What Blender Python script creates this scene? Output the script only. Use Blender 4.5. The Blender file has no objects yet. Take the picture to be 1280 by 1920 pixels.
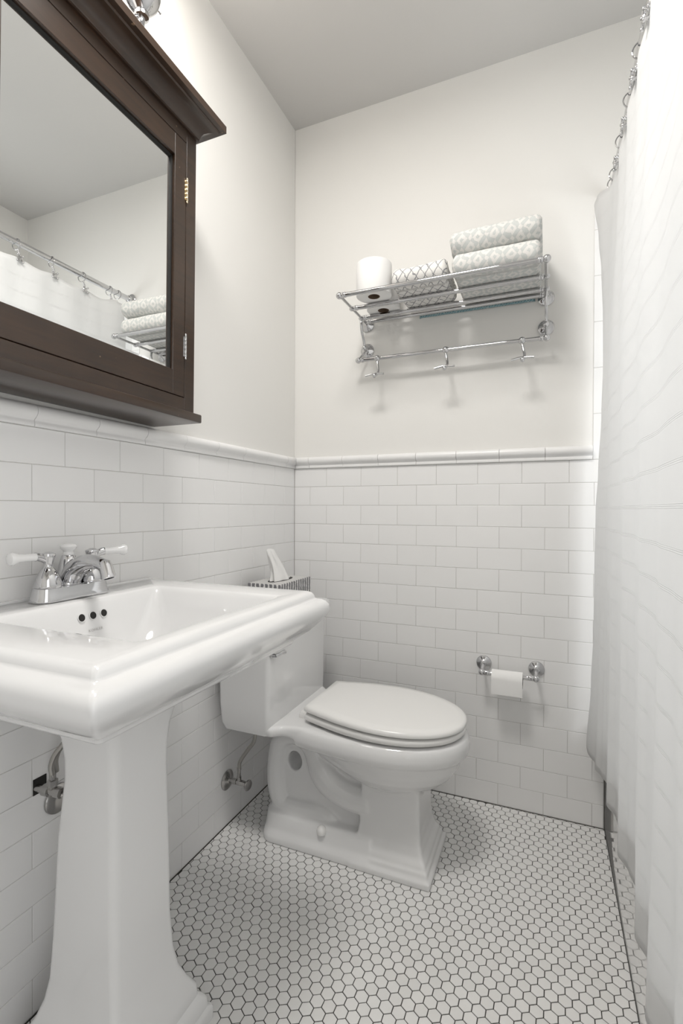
import bpy, bmesh, math, random
from mathutils import Vector, Matrix, noise
random.seed(7)
sc = bpy.context.scene
C = sc.collection
PI = math.pi

# ------------------------------------------------------------------ camera
# left wall x=0, back wall y=0, floor z=0 (metres)
F_PX, YAW, PITCH, ROLL = 914.71, -0.3977, -0.0064, 0.0034
CAM = Vector((0.9954, -1.8499, 1.0747))
fwd = Vector((math.sin(YAW) * math.cos(PITCH), math.cos(YAW) * math.cos(PITCH), math.sin(PITCH)))
right = Vector((math.cos(YAW), -math.sin(YAW), 0))
up = right.cross(fwd)
r2 = right * math.cos(ROLL) + up * math.sin(ROLL)
u2 = -right * math.sin(ROLL) + up * math.cos(ROLL)
cd = bpy.data.cameras.new('camera')
cam = bpy.data.objects.new('camera', cd)
C.objects.link(cam)
cam.matrix_world = Matrix(((r2.x, u2.x, -fwd.x, CAM.x), (r2.y, u2.y, -fwd.y, CAM.y), (r2.z, u2.z, -fwd.z, CAM.z), (0, 0, 0, 1)))
cd.sensor_fit = 'VERTICAL'
cd.sensor_height = 36.0
cd.lens = 36.0 * F_PX / 1920.0
cd.clip_start = 0.02
sc.camera = cam

# ------------------------------------------------------------------ light
w = bpy.data.worlds.new('world')
sc.world = w
w.use_nodes = True
w.node_tree.nodes['Background'].inputs[0].default_value = (1.0, 1.0, 1.0, 1)
w.node_tree.nodes['Background'].inputs[1].default_value = 1.0

ld = bpy.data.lights.new('assumed_doorway_daylight', 'AREA')  # assumed side light from the right of the viewer, no doorway in view
ld.shape = 'RECTANGLE'
ld.size, ld.size_y = 0.86, 2.0
ld.energy = 3.0
ld.color = (0.96, 0.98, 1.0)
lo = bpy.data.objects.new('assumed_doorway_daylight', ld)
C.objects.link(lo)
lo.location = (1.50, -2.19, 1.06)
lo.rotation_euler = (math.radians(90), 0, math.radians(90))
cl_ = bpy.data.lights.new('added_ceiling_lamp', 'AREA')  # added overhead light for soft downward shadows, no known lamp there
cl_.shape = 'DISK'
cl_.size = 0.42
cl_.energy = 14.5
cl_.color = (1.0, 0.97, 0.93)
co_ = bpy.data.objects.new('added_ceiling_lamp', cl_)
C.objects.link(co_)
co_.location = (0.55, -1.18, 2.63)
wd_ = bpy.data.lights.new('assumed_shower_window_daylight', 'AREA')  # assumed backlight for the curtain, no window in view
wd_.shape = 'RECTANGLE'
wd_.size, wd_.size_y = 0.95, 0.95
wd_.energy = 9
wd_.color = (0.95, 0.98, 1.0)
wo_ = bpy.data.objects.new('assumed_shower_window_daylight', wd_)
C.objects.link(wo_)
wo_.location = (1.945, -0.82, 1.38)
wo_.rotation_euler = (math.radians(90), 0, math.radians(90))

sc.view_settings.view_transform = 'Standard'
sc.view_settings.look = 'None'
sc.view_settings.gamma = 1.0
sc.view_settings.use_curve_mapping = False
sc.view_settings.exposure = 0.36
SCONCE_W = 1.0

# ------------------------------------------------------------------ materials
def mat(name, col, rough=0.5, metal=0.0, **kw):
    m = bpy.data.materials.new(name)
    m.use_nodes = True
    b = m.node_tree.nodes['Principled BSDF']
    b.inputs['Base Color'].default_value = (*col, 1)
    b.inputs['Roughness'].default_value = rough
    b.inputs['Metallic'].default_value = metal
    for k, v in kw.items():
        b.inputs[k.replace('_', ' ')].default_value = v
    return m

def nd(m, t, **kw):
    n = m.node_tree.nodes.new(t)
    for k, v in kw.items():
        setattr(n, k, v)
    return n

def lk(m, a, b):
    m.node_tree.links.new(a, b)

def bsdf(m):
    return m.node_tree.nodes['Principled BSDF']

def add_bump(m, scale, strength, dist=0.002, detail=3):
    tc = nd(m, 'ShaderNodeTexCoord'); n = nd(m, 'ShaderNodeTexNoise'); b = nd(m, 'ShaderNodeBump')
    n.inputs['Scale'].default_value = scale; n.inputs['Detail'].default_value = detail
    b.inputs['Strength'].default_value = strength; b.inputs['Distance'].default_value = dist
    lk(m, tc.outputs['Object'], n.inputs['Vector']); lk(m, n.outputs['Fac'], b.inputs['Height'])
    lk(m, b.outputs['Normal'], bsdf(m).inputs['Normal'])

def random_tint(m, c0, c1, cloud=0.0, scale=14.0):
    oi = nd(m, 'ShaderNodeObjectInfo'); mx = nd(m, 'ShaderNodeMix', data_type='RGBA')
    mx.inputs[6].default_value = (*c0, 1); mx.inputs[7].default_value = (*c1, 1)
    if cloud:
        tc = nd(m, 'ShaderNodeTexCoord'); va = nd(m, 'ShaderNodeVectorMath', operation='ADD')
        n = nd(m, 'ShaderNodeTexNoise'); n.inputs['Scale'].default_value = scale
        sx = nd(m, 'ShaderNodeVectorMath', operation='SCALE'); sx.inputs['Scale'].default_value = 9.0
        lk(m, oi.outputs['Location'], sx.inputs[0])
        lk(m, tc.outputs['Object'], va.inputs[0]); lk(m, sx.outputs[0], va.inputs[1])
        lk(m, va.outputs[0], n.inputs['Vector'])
        mm = nd(m, 'ShaderNodeMath', operation='MULTIPLY_ADD')
        lk(m, n.outputs['Fac'], mm.inputs[0]); mm.inputs[1].default_value = cloud
        lk(m, oi.outputs['Random'], mm.inputs[2])
        m2 = nd(m, 'ShaderNodeMath', operation='MULTIPLY'); m2.inputs[1].default_value = 1 / (1 + cloud)
        lk(m, mm.outputs[0], m2.inputs[0]); lk(m, m2.outputs[0], mx.inputs[0])
    else:
        lk(m, oi.outputs['Random'], mx.inputs[0])
    lk(m, mx.outputs[2], bsdf(m).inputs['Base Color'])

M = {}
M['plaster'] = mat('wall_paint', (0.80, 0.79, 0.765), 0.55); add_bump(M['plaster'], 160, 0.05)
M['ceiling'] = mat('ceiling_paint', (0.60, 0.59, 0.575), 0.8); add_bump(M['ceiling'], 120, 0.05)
M['tile'] = mat('wall_tile_glaze', (0.77, 0.765, 0.755), 0.30)
random_tint(M['tile'], (0.835, 0.832, 0.828), (0.865, 0.862, 0.858), 0.9, 9.0)
M['grout'] = mat('wall_grout', (0.56, 0.545, 0.52), 0.9)
M['hex'] = mat('hex_tile_porcelain', (0.70, 0.69, 0.67), 0.32)
random_tint(M['hex'], (0.76, 0.755, 0.74), (0.85, 0.845, 0.835), 0.6, 30.0)
M['hexbulk'] = mat('hex_tile_porcelain_bulk', (0.80, 0.795, 0.785), 0.32)
M['fgrout'] = mat('dark_floor_grout', (0.045, 0.043, 0.04), 0.85)
M['porc'] = mat('white_porcelain', (0.78, 0.78, 0.78), 0.07, Coat_Weight=0.4, Coat_Roughness=0.03)
M['tub'] = mat('tub_enamel', (0.82, 0.82, 0.81), 0.02)
M['seat'] = mat('white_seat_plastic', (0.82, 0.815, 0.80), 0.22)
M['chrome'] = mat('chrome', (0.60, 0.60, 0.61), 0.05, 1.0)
M['dullchrome'] = mat('dull_chrome', (0.45, 0.44, 0.43), 0.22, 1.0)
M['braid'] = mat('braided_steel_hose', (0.42, 0.41, 0.39), 0.35, 1.0)
M['brass'] = mat('nickel_brass', (0.80, 0.68, 0.48), 0.2, 1.0)
M['mirror'] = mat('mirror_silver', (0.93, 0.94, 0.935), 0.0, 1.0)
M['black'] = mat('black_gap', (0.012, 0.011, 0.01), 0.7)
M['paper'] = mat('white_paper', (0.86, 0.855, 0.845), 0.85); add_bump(M['paper'], 400, 0.12, 0.001)
M['core'] = mat('cardboard_core', (0.16, 0.11, 0.075), 0.9)
M['door'] = mat('white_door_paint', (0.78, 0.77, 0.75), 0.4)
M['letter'] = mat('faint_grey_print', (0.52, 0.51, 0.50), 0.3)

def wood():
    m = mat('dark_stained_wood', (0.04, 0.022, 0.014), 0.3, Coat_Weight=0.25, Coat_Roughness=0.22)
    tc = nd(m, 'ShaderNodeTexCoord'); mp = nd(m, 'ShaderNodeMapping'); mp.inputs['Scale'].default_value = (30, 2.2, 30)
    n = nd(m, 'ShaderNodeTexNoise'); n.inputs['Scale'].default_value = 3.0; n.inputs['Detail'].default_value = 6
    n.inputs['Roughness'].default_value = 0.65
    n2 = nd(m, 'ShaderNodeTexNoise'); n2.inputs['Scale'].default_value = 9.0
    r = nd(m, 'ShaderNodeValToRGB')
    r.color_ramp.elements[0].position = 0.3; r.color_ramp.elements[0].color = (0.017, 0.0095, 0.0055, 1)
    r.color_ramp.elements[1].position = 0.75; r.color_ramp.elements[1].color = (0.050, 0.025, 0.0125, 1)
    a = nd(m, 'ShaderNodeMath', operation='MULTIPLY_ADD'); a.inputs[1].default_value = 0.45
    lk(m, tc.outputs['Object'], mp.inputs['Vector']); lk(m, mp.outputs[0], n.inputs['Vector'])
    lk(m, tc.outputs['Object'], n2.inputs['Vector']); lk(m, n2.outputs['Fac'], a.inputs[0])
    h = nd(m, 'ShaderNodeMath', operation='MULTIPLY'); h.inputs[1].default_value = 0.6
    lk(m, n.outputs['Fac'], h.inputs[0]); lk(m, h.outputs[0], a.inputs[2])
    lk(m, a.outputs[0], r.inputs[0])
    # light worn specks along the wood
    n3 = nd(m, 'ShaderNodeTexNoise'); n3.inputs['Scale'].default_value = 75.0; n3.inputs['Detail'].default_value = 1
    r3 = nd(m, 'ShaderNodeValToRGB'); r3.color_ramp.elements[0].position = 0.78; r3.color_ramp.elements[1].position = 0.81
    lk(m, tc.outputs['Object'], n3.inputs['Vector']); lk(m, n3.outputs['Fac'], r3.inputs[0])
    mx = nd(m, 'ShaderNodeMix', data_type='RGBA'); mx.inputs[7].default_value = (0.20, 0.13, 0.08, 1)
    lk(m, r3.outputs[0], mx.inputs[0]); lk(m, r.outputs[0], mx.inputs[6])
    lk(m, mx.outputs[2], bsdf(m).inputs['Base Color'])
    return m
M['wood'] = wood()

def shade_glass():
    m = mat('opal_shade_glass', (0.95, 0.94, 0.92), 0.25)
    b = bsdf(m)
    b.inputs['Emission Color'].default_value = (1.0, 0.95, 0.88, 1)
    b.inputs['Emission Strength'].default_value = 2.5
    return m
M['glass'] = shade_glass()

def curtain_mat():
    m = mat('white_woven_curtain', (0.86, 0.86, 0.855), 0.85)
    b = bsdf(m)
    tr = nd(m, 'ShaderNodeBsdfTranslucent'); tr.inputs[0].default_value = (0.88, 0.88, 0.88, 1)
    mx = nd(m, 'ShaderNodeMixShader'); mx.inputs[0].default_value = 0.45
    out = m.node_tree.nodes['Material Output']
    lk(m, b.outputs[0], mx.inputs[1]); lk(m, tr.outputs[0], mx.inputs[2]); lk(m, mx.outputs[0], out.inputs[0])
    # woven bands: sets of three thin ribs every 12 cm, plus a fine waffle
    tc = nd(m, 'ShaderNodeTexCoord'); sx = nd(m, 'ShaderNodeSeparateXYZ')
    lk(m, tc.outputs['Object'], sx.inputs[0])
    md = nd(m, 'ShaderNodeMath', operation='PINGPONG'); md.inputs[1].default_value = 0.03
    lk(m, sx.outputs['Z'], md.inputs[0])
    lt = nd(m, 'ShaderNodeMath', operation='LESS_THAN'); lt.inputs[1].default_value = 0.0045
    lk(m, md.outputs[0], lt.inputs[0])
    sn = nd(m, 'ShaderNodeMath', operation='SINE'); fq = nd(m, 'ShaderNodeMath', operation='MULTIPLY'); fq.inputs[1].default_value = 2 * PI / 0.003
    lk(m, sx.outputs['Z'], fq.inputs[0]); lk(m, fq.outputs[0], sn.inputs[0])
    mu = nd(m, 'ShaderNodeMath', operation='MULTIPLY'); lk(m, sn.outputs[0], mu.inputs[0]); lk(m, lt.outputs[0], mu.inputs[1])
    bp = nd(m, 'ShaderNodeBump'); bp.inputs['Strength'].default_value = 0.3; bp.inputs['Distance'].default_value = 0.0012
    lk(m, mu.outputs[0], bp.inputs['Height']); lk(m, bp.outputs[0], b.inputs['Normal']); lk(m, bp.outputs[0], tr.inputs['Normal'])
    return m
M['curtain'] = curtain_mat()

def math_node(m, op, a, b=None):
    n = nd(m, 'ShaderNodeMath', operation=op)
    for i, v in enumerate((a, b)):
        if v is None: continue
        if isinstance(v, (int, float)): n.inputs[i].default_value = v
        else: lk(m, v, n.inputs[i])
    return n.outputs[0]

def towel_mat(name, kind):
    """kind 'lozenge': grey-green ground with raised cream lozenges; 'lattice': cream with grey diamond lines.
    UV is in metres around the folded towel."""
    m = mat(name, (0.7, 0.7, 0.68), 0.95)
    uv = nd(m, 'ShaderNodeUVMap'); sx = nd(m, 'ShaderNodeSeparateXYZ')
    nz = nd(m, 'ShaderNodeTexNoise'); nz.inputs['Scale'].default_value = 60.0
    tco = nd(m, 'ShaderNodeTexCoord'); lk(m, tco.outputs['Object'], nz.inputs['Vector'])
    lk(m, uv.outputs[0], sx.inputs[0])
    U = math_node(m, 'ADD', sx.outputs['X'], math_node(m, 'MULTIPLY', nz.outputs['Fac'], 0.016))
    V = math_node(m, 'ADD', sx.outputs['Y'], math_node(m, 'MULTIPLY', nz.outputs['Fac'], 0.014))
    if kind == 'lozenge':
        pu, pv = 0.050, 0.058
        def loz(ou, ov, su, sv):
            a = math_node(m, 'PINGPONG', math_node(m, 'ADD', U, ou), pu / 2)
            b = math_node(m, 'PINGPONG', math_node(m, 'ADD', V, ov), pv / 2)
            return math_node(m, 'ADD', math_node(m, 'DIVIDE', a, su), math_node(m, 'DIVIDE', b, sv))
        d1 = loz(0, 0, 0.017, 0.020); d2 = loz(pu / 2, pv / 2, 0.017, 0.020)
        big = math_node(m, 'MINIMUM', d1, d2)
        ring = math_node(m, 'LESS_THAN', big, 1.0)
        hole = math_node(m, 'GREATER_THAN', big, 0.36)
        d3 = loz(pu / 2, 0, 0.007, 0.010); d4 = loz(0, pv / 2, 0.007, 0.010)
        small = math_node(m, 'LESS_THAN', math_node(m, 'MINIMUM', d3, d4), 1.0)
        f = math_node(m, 'MAXIMUM', math_node(m, 'MULTIPLY', ring, hole), small)
        ca, cb = (0.60, 0.62, 0.605), (0.76, 0.75, 0.725)
        hgt, dist = f, 0.004
    elif kind == 'lattice':
        p = 0.030
        a = math_node(m, 'PINGPONG', math_node(m, 'ADD', U, math_node(m, 'MULTIPLY', V, 0.62)), p / 2)
        b = math_node(m, 'PINGPONG', math_node(m, 'SUBTRACT', U, math_node(m, 'MULTIPLY', V, 0.62)), p / 2)
        f = math_node(m, 'LESS_THAN', math_node(m, 'MINIMUM', a, b), 0.0018)
        ca, cb = (0.80, 0.785, 0.76), (0.32, 0.32, 0.33)
        hgt, dist = math_node(m, 'SUBTRACT', 1.0, f), 0.003
    else:
        a = math_node(m, 'PINGPONG', math_node(m, 'ADD', U, V), 0.005)
        b = math_node(m, 'PINGPONG', math_node(m, 'SUBTRACT', U, V), 0.005)
        f = math_node(m, 'LESS_THAN', math_node(m, 'MINIMUM', a, b), 0.0012)
        ca, cb = (0.14, 0.27, 0.31), (0.36, 0.45, 0.46)
        hgt, dist = f, 0.001
    mx = nd(m, 'ShaderNodeMix', data_type='RGBA'); mx.inputs[6].default_value = (*ca, 1); mx.inputs[7].default_value = (*cb, 1)
    lk(m, f, mx.inputs[0]); lk(m, mx.outputs[2], bsdf(m).inputs['Base Color'])
    pile = nd(m, 'ShaderNodeTexNoise'); pile.inputs['Scale'].default_value = 420.0
    lk(m, tco.outputs['Object'], pile.inputs['Vector'])
    b1 = nd(m, 'ShaderNodeBump'); b1.inputs['Strength'].default_value = 0.9; b1.inputs['Distance'].default_value = dist
    lk(m, hgt, b1.inputs['Height'])
    b2 = nd(m, 'ShaderNodeBump'); b2.inputs['Strength'].default_value = 0.5; b2.inputs['Distance'].default_value = 0.002
    lk(m, pile.outputs['Fac'], b2.inputs['Height']); lk(m, b1.outputs[0], b2.inputs['Normal'])
    lk(m, b2.outputs[0], bsdf(m).inputs['Normal'])
    return m
M['towel_loz'] = towel_mat('lozenge_terry', 'lozenge')
M['towel_lat'] = towel_mat('lattice_terry', 'lattice')
M['towel_teal'] = towel_mat('teal_weave', 'teal')

def box_mat():
    m = mat('grey_striped_card', (0.6, 0.6, 0.6), 0.5)
    tc = nd(m, 'ShaderNodeTexCoord'); sx = nd(m, 'ShaderNodeSeparateXYZ'); lk(m, tc.outputs['Object'], sx.inputs[0])
    nz = nd(m, 'ShaderNodeTexNoise'); nz.inputs['Scale'].default_value = 120.0; lk(m, tc.outputs['Object'], nz.inputs['Vector'])
    wob = math_node(m, 'MULTIPLY', math_node(m, 'SUBTRACT', nz.outputs['Fac'], 0.5), 0.010)
    s = math_node(m, 'ADD', math_node(m, 'ADD', sx.outputs['X'], sx.outputs['Y']), wob)
    a = math_node(m, 'PINGPONG', s, 0.0085)
    f = math_node(m, 'LESS_THAN', a, 0.0056)
    mx = nd(m, 'ShaderNodeMix', data_type='RGBA'); mx.inputs[6].default_value = (0.72, 0.71, 0.70, 1); mx.inputs[7].default_value = (0.17, 0.17, 0.18, 1)
    lk(m, f, mx.inputs[0]); lk(m, mx.outputs[2], bsdf(m).inputs['Base Color'])
    return m
M['card'] = box_mat()
M['cardtop'] = mat('pale_grey_card', (0.55, 0.545, 0.535), 0.5)

# ------------------------------------------------------------------ mesh helpers
class MB:
    def __init__(s): s.v = []; s.f = []
    def add(s, vs, fs):
        o = len(s.v); s.v += [tuple(x) for x in vs]; s.f += [tuple(i + o for i in f) for f in fs]; return s
    def box(s, a, b):
        (x0, y0, z0), (x1, y1, z1) = a, b
        vs = [(x, y, z) for z in (z0, z1) for y in (y0, y1) for x in (x0, x1)]
        return s.add(vs, [(0, 2, 3, 1), (4, 5, 7, 6), (0, 1, 5, 4), (2, 6, 7, 3), (0, 4, 6, 2), (1, 3, 7, 5)])
    def rings(s, rs, close=True, cap=True):
        n = len(rs[0]); vs = [p for r in rs for p in r]; fs = []
        for i in range(len(rs) - 1):
            for j in range(n if close else n - 1):
                k = (j + 1) % n
                fs.append((i * n + j, i * n + k, (i + 1) * n + k, (i + 1) * n + j))
        if cap:
            fs.append(tuple(range(n - 1, -1, -1))); fs.append(tuple((len(rs) - 1) * n + j for j in range(n)))
        return s.add(vs, fs)
    def lathe(s, prof, o=(0, 0, 0), axis=(0, 0, 1), n=24, cap=True):
        ax = Vector(axis).normalized(); q = Vector((0, 0, 1)).rotation_difference(ax); o = Vector(o)
        rs = [[o + q @ Vector((max(r, 1e-5) * math.cos(2 * PI * j / n), max(r, 1e-5) * math.sin(2 * PI * j / n), h)) for j in range(n)] for r, h in prof]
        return s.rings(rs, True, cap)
    def tube(s, path, r, n=12, cap=True, flat=None):
        P = [Vector(p) for p in path]; m = len(P); rs = []
        R = r if isinstance(r, (list, tuple)) else [r] * m
        t = (P[1] - P[0]).normalized(); a = t.orthogonal().normalized()
        if flat is not None: a = (Vector(flat) - t * t.dot(Vector(flat))).normalized()
        for i in range(m):
            t2 = (P[min(i + 1, m - 1)] - P[max(i - 1, 0)]).normalized()
            a = (a - t2 * t2.dot(a)).normalized(); b = t2.cross(a)
            rs.append([P[i] + (a * math.cos(2 * PI * j / n) + b * math.sin(2 * PI * j / n)) * R[i] for j in range(n)])
        return s.rings(rs, True, cap)
    def sphere(s, c, r, n=16, sc=(1, 1, 1)):
        k = n // 2
        c = Vector(c)
        rs = [[c + Vector((r * sc[0] * math.sin(PI * i / k) * math.cos(2 * PI * j / n), r * sc[1] * math.sin(PI * i / k) * math.sin(2 * PI * j / n), -r * sc[2] * math.cos(PI * i / k))) for j in range(n)] for i in range(1, k)]
        return s.rings(rs, True, True)
    def torus(s, c, R, r, axis=(0, 0, 1), n=28, k=8, a0=0.0, a1=2 * PI):
        q = Vector((0, 0, 1)).rotation_difference(Vector(axis).normalized()); c = Vector(c)
        full = abs(a1 - a0 - 2 * PI) < 1e-6
        N = n if full else n + 1; rs = []
        for i in range(N):
            t = a0 + (a1 - a0) * i / n
            rs.append([c + q @ Vector(((R + r * math.cos(2 * PI * j / k)) * math.cos(t), (R + r * math.cos(2 * PI * j / k)) * math.sin(t), r * math.sin(2 * PI * j / k))) for j in range(k)])
        if full: rs.append(rs[0]); return s.rings(rs, True, False)
        return s.rings(rs, True, True)
    def mesh(s, name, m, smooth=35, bevel=0, seg=2, weld=False):
        me = bpy.data.meshes.new(name); me.from_pydata(s.v, [], s.f)
        bm = bmesh.new(); bm.from_mesh(me)
        bmesh.ops.remove_doubles(bm, verts=bm.verts, dist=1e-6)
        bmesh.ops.recalc_face_normals(bm, faces=bm.faces)
        if bevel:
            es = [e for e in bm.edges if len(e.link_faces) == 2 and e.calc_face_angle(0) > math.radians(30)]
            bmesh.ops.bevel(bm, geom=es, offset=bevel, segments=seg, profile=0.5, affect='EDGES', clamp_overlap=True)
        bm.to_mesh(me); bm.free()
        if smooth:
            me.polygons.foreach_set('use_smooth', [True] * len(me.polygons))
            me.set_sharp_from_angle(angle=math.radians(smooth))
        me.materials.append(M[m] if isinstance(m, str) else m)
        return me
    def build(s, name, m, parent=None, smooth=35, bevel=0, seg=2, loc=None, rot=None):
        return place(name, s.mesh(name, m, smooth, bevel, seg), parent, loc, rot)

def place(name, me, parent=None, loc=None, rot=None):
    o = bpy.data.objects.new(name, me); C.objects.link(o)
    if loc is not None:
        o.location = loc
    if rot is not None: o.rotation_euler = rot
    if parent is not None:
        o.parent = parent
        # geometry is written in world metres: keep it there
        base = Vector((0, 0, 0)); p = parent
        while p is not None:
            base += p.location; p = p.parent
        o.location = Vector(o.location) - base
    return o

def thing(name, label, cat, loc=(0, 0, 0), group=None):
    o = bpy.data.objects.new(name, None); C.objects.link(o); o.location = loc
    o.empty_display_size = 0.05
    return tag(o, label, cat, group)

def tag(o, label, cat, group=None):
    o['label'] = label; o['category'] = cat
    if group: o['group'] = group
    return o

def struct(o, label=None, cat=None):
    o['kind'] = 'structure'
    if label: o['label'] = label
    if cat: o['category'] = cat
    return o

def rrect(x0, x1, y0, y1, r, z, n=6):
    """rounded rectangle ring; r may be 4 radii (x1y1, x0y1, x0y0, x1y0)"""
    R = r if isinstance(r, (tuple, list)) else (r,) * 4
    pts = []
    for (cx, cy, a0, rr) in ((x1 - R[0], y1 - R[0], 0, R[0]), (x0 + R[1], y1 - R[1], 90, R[1]), (x0 + R[2], y0 + R[2], 180, R[2]), (x1 - R[3], y0 + R[3], 270, R[3])):
        for i in range(n + 1):
            t = math.radians(a0 + 90 * i / n)
            pts.append((cx + rr * math.cos(t), cy + rr * math.sin(t), z))
    return pts

def smooth_path(P, k=6):
    P = [Vector(p) for p in P]; out = []
    Q = [P[0] * 2 - P[1]] + P + [P[-1] * 2 - P[-2]]
    for i in range(1, len(Q) - 2):
        for j in range(k):
            t = j / k
            a, b, c, d = Q[i - 1], Q[i], Q[i + 1], Q[i + 2]
            out.append(0.5 * ((2 * b) + (-a + c) * t + (2 * a - 5 * b + 4 * c - d) * t * t + (-a + 3 * b - 3 * c + d) * t ** 3))
    out.append(P[-1]); return out

def interp(pts, x):
    """piecewise smooth interpolation of sorted (x, y) pairs"""
    if x <= pts[0][0]: return pts[0][1]
    for (a, ya), (b, yb) in zip(pts, pts[1:]):
        if x <= b:
            t = (x - a) / (b - a); t = t * t * (3 - 2 * t)
            return ya + (yb - ya) * t
    return pts[-1][1]

# ------------------------------------------------------------------ room shell
ROW = 0.0778; TP = 0.1528; RAIL0 = 16 * ROW; RAIL1 = 1.292
CEIL = 2.6886; XR = 1.965; YF = -2.75; TUBX = 1.181
struct(MB().box((-0.1, YF, -0.06), (XR + 0.1, 0.1, -0.0015)).build('floor', 'fgrout', smooth=0), 'white hexagon mosaic floor with dark grout', 'floor')
floor = bpy.data.objects['floor']
wl = struct(MB().box((-0.1, YF, -0.06), (-0.002, 0.0, CEIL)).build('wall_left', 'plaster', smooth=0), 'white wall with subway tile wainscot behind the sink', 'wall')
wb = struct(MB().box((-0.1, 0.002, -0.06), (XR + 0.1, 0.1, CEIL)).build('wall_back', 'plaster', smooth=0), 'white end wall with subway tile wainscot under the towel rack', 'wall')
struct(MB().box((XR, -1.72, -0.06), (XR + 0.1, 0.002, CEIL)).build('wall_right', 'plaster', smooth=0), 'white wall on the far side of the bathtub', 'wall')
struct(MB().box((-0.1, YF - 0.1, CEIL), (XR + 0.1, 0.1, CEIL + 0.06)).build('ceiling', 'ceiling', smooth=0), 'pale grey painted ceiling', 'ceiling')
struct(MB().box((1.14, -1.72, 0), (XR, -1.62, CEIL)).build('wall_alcove', 'plaster', smooth=0), 'short wall closing the end of the bathtub', 'wall')
struct(MB().box((-0.1, YF - 0.1, -0.06), (1.45, YF, CEIL)).build('wall_front', 'plaster', smooth=0), 'white wall behind the viewer', 'wall')
dw = MB().box((1.35, YF, -0.06), (1.45, -2.62, CEIL)).box((1.35, -1.76, -0.06), (1.45, -1.72, CEIL)).box((1.35, -2.62, 2.08), (1.45, -1.76, CEIL))  # unseen doorway, assumed as the opening for the side light
struct(dw.build('wall_assumed_doorway', 'plaster', smooth=0), 'wall with an assumed open doorway beside the viewer, out of view', 'wall')
tr = MB()  # casing added with the assumed doorway
for a, b in (((1.335, -2.70, 0), (1.36, -2.62, 2.16)), ((1.335, -1.76, 0), (1.36, -1.721, 2.16)), ((1.335, -2.62, 2.08), (1.36, -1.76, 2.16))):
    tr.box(a, b)
struct(tr.build('trim_2', 'door', smooth=0, bevel=0.004), 'white casing around the assumed open doorway', 'trim')
t = thing('added_ceiling_light', 'added round ceiling light, out of view above the middle of the room', 'ceiling light', (0.55, -1.18, CEIL))  # unseen fixture, added to house the overhead light
MB().lathe([(0.232, 0.0), (0.232, -0.02), (0.224, -0.024), (0.216, -0.024), (0.216, 0.0)], (0.55, -1.18, CEIL), n=48, cap=False).build('rim', 'chrome', t)
MB().lathe([(0.215, -0.0005), (0.215, -0.02), (0.02, -0.02)], (0.55, -1.18, CEIL), n=48).build('diffuser', 'paper', t)

# assumed frosted window over the bathtub, unseen behind the curtain, added for the backlight
wn = struct(MB().box((XR - 0.012, -1.30, 0.90), (XR - 0.001, -0.34, 1.86)).build('assumed_window_1', 'paper', smooth=0), 'assumed frosted window over the bathtub, unseen behind the curtain', 'window')
for a, b in (((XR - 0.03, -1.36, 0.84), (XR - 0.001, -1.30, 1.92)), ((XR - 0.03, -0.34, 0.84), (XR - 0.001, -0.28, 1.92)), ((XR - 0.03, -1.30, 0.84), (XR - 0.001, -0.34, 0.90)), ((XR - 0.03, -1.30, 1.86), (XR - 0.001, -0.34, 1.92))):
    MB().box(a, b).build('assumed_window_frame', 'door', wn, bevel=0.003, seg=1)

# grout beds behind the wall tiles
MB().box((-0.004, YF, 0), (-0.0013, 0.0, RAIL0 + 0.01)).build('grout_bed', 'grout', wl, smooth=0)
MB().box((-0.002, 0.0013, 0), (1.46, 0.004, RAIL0 + 0.01)).box((1.1395, 0.0013, RAIL0), (1.46, 0.004, 2.082)).build('grout_bed', 'grout', wb, smooth=0)

# wall tiles: one shared mesh for each size, local x = width, local y = height, front at local z = 0
TILE = {}
def tile_mesh(wd, ht):
    k = (round(wd, 4), round(ht, 4))
    if k not in TILE:
        a, b, e, d = wd / 2, ht / 2, 0.0011, 0.006
        f = lambda g, z: [(-a + g, -b + g, z), (a - g, -b + g, z), (a - g, b - g, z), (-a + g, b - g, z)]
        mb = MB().rings([f(0, -d), f(0, -0.0009), f(0.0004, -0.0003), f(e, 0)], True, True)
        TILE[k] = mb.mesh('wall_tile', 'tile', smooth=0)
    return TILE[k]
GAP = 0.0011
def wall_tile(parent, side, a0, a1, z0, z1):
    wd, ht = (a1 - a0) - GAP, (z1 - z0) - GAP
    if wd < 0.004 or ht < 0.004: return
    o = bpy.data.objects.new('tile', tile_mesh(wd, ht)); C.objects.link(o); o.parent = parent
    c, zc = (a0 + a1) / 2, (z0 + z1) / 2
    j = random.uniform(-0.00018, 0.00018)
    if side == 'left': # width runs along y, faces +x
        o.matrix_local = Matrix(((0, 0, 1, j), (1, 0, 0, c), (0, 1, 0, zc), (0, 0, 0, 1)))
    else:              # faces -y
        o.matrix_local = Matrix(((1, 0, 0, c), (0, 0, -1, -j), (0, 1, 0, zc), (0, 0, 0, 1)))
    o.rotation_euler.x += random.uniform(-0.0007, 0.0007); o.rotation_euler.z += random.uniform(-0.0007, 0.0007)

def cuts(first, lo, hi):
    c = [lo]; x = first
    while x - TP > lo + 0.004: x -= TP
    while x < hi - 0.004:
        if x > lo + 0.004: c.append(x)
        x += TP
    return c + [hi]
for i in range(1, 17):
    z1 = RAIL0 - (i - 1) * ROW; z0 = z1 - ROW
    if i == 16: z0 = 0.001
    cl = cuts(-0.3163 if i % 2 else -0.2399, -2.3, -0.0005)
    for a, b in zip(cl, cl[1:]): wall_tile(wl, 'left', a, b, z0, z1)
    cb = cuts(0.1497 if i % 2 else 0.0733, 0.0005, 1.178 if z0 < 0.36 else 1.45)
    for a, b in zip(cb, cb[1:]): wall_tile(wb, 'back', a, b, z0, z1)
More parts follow.
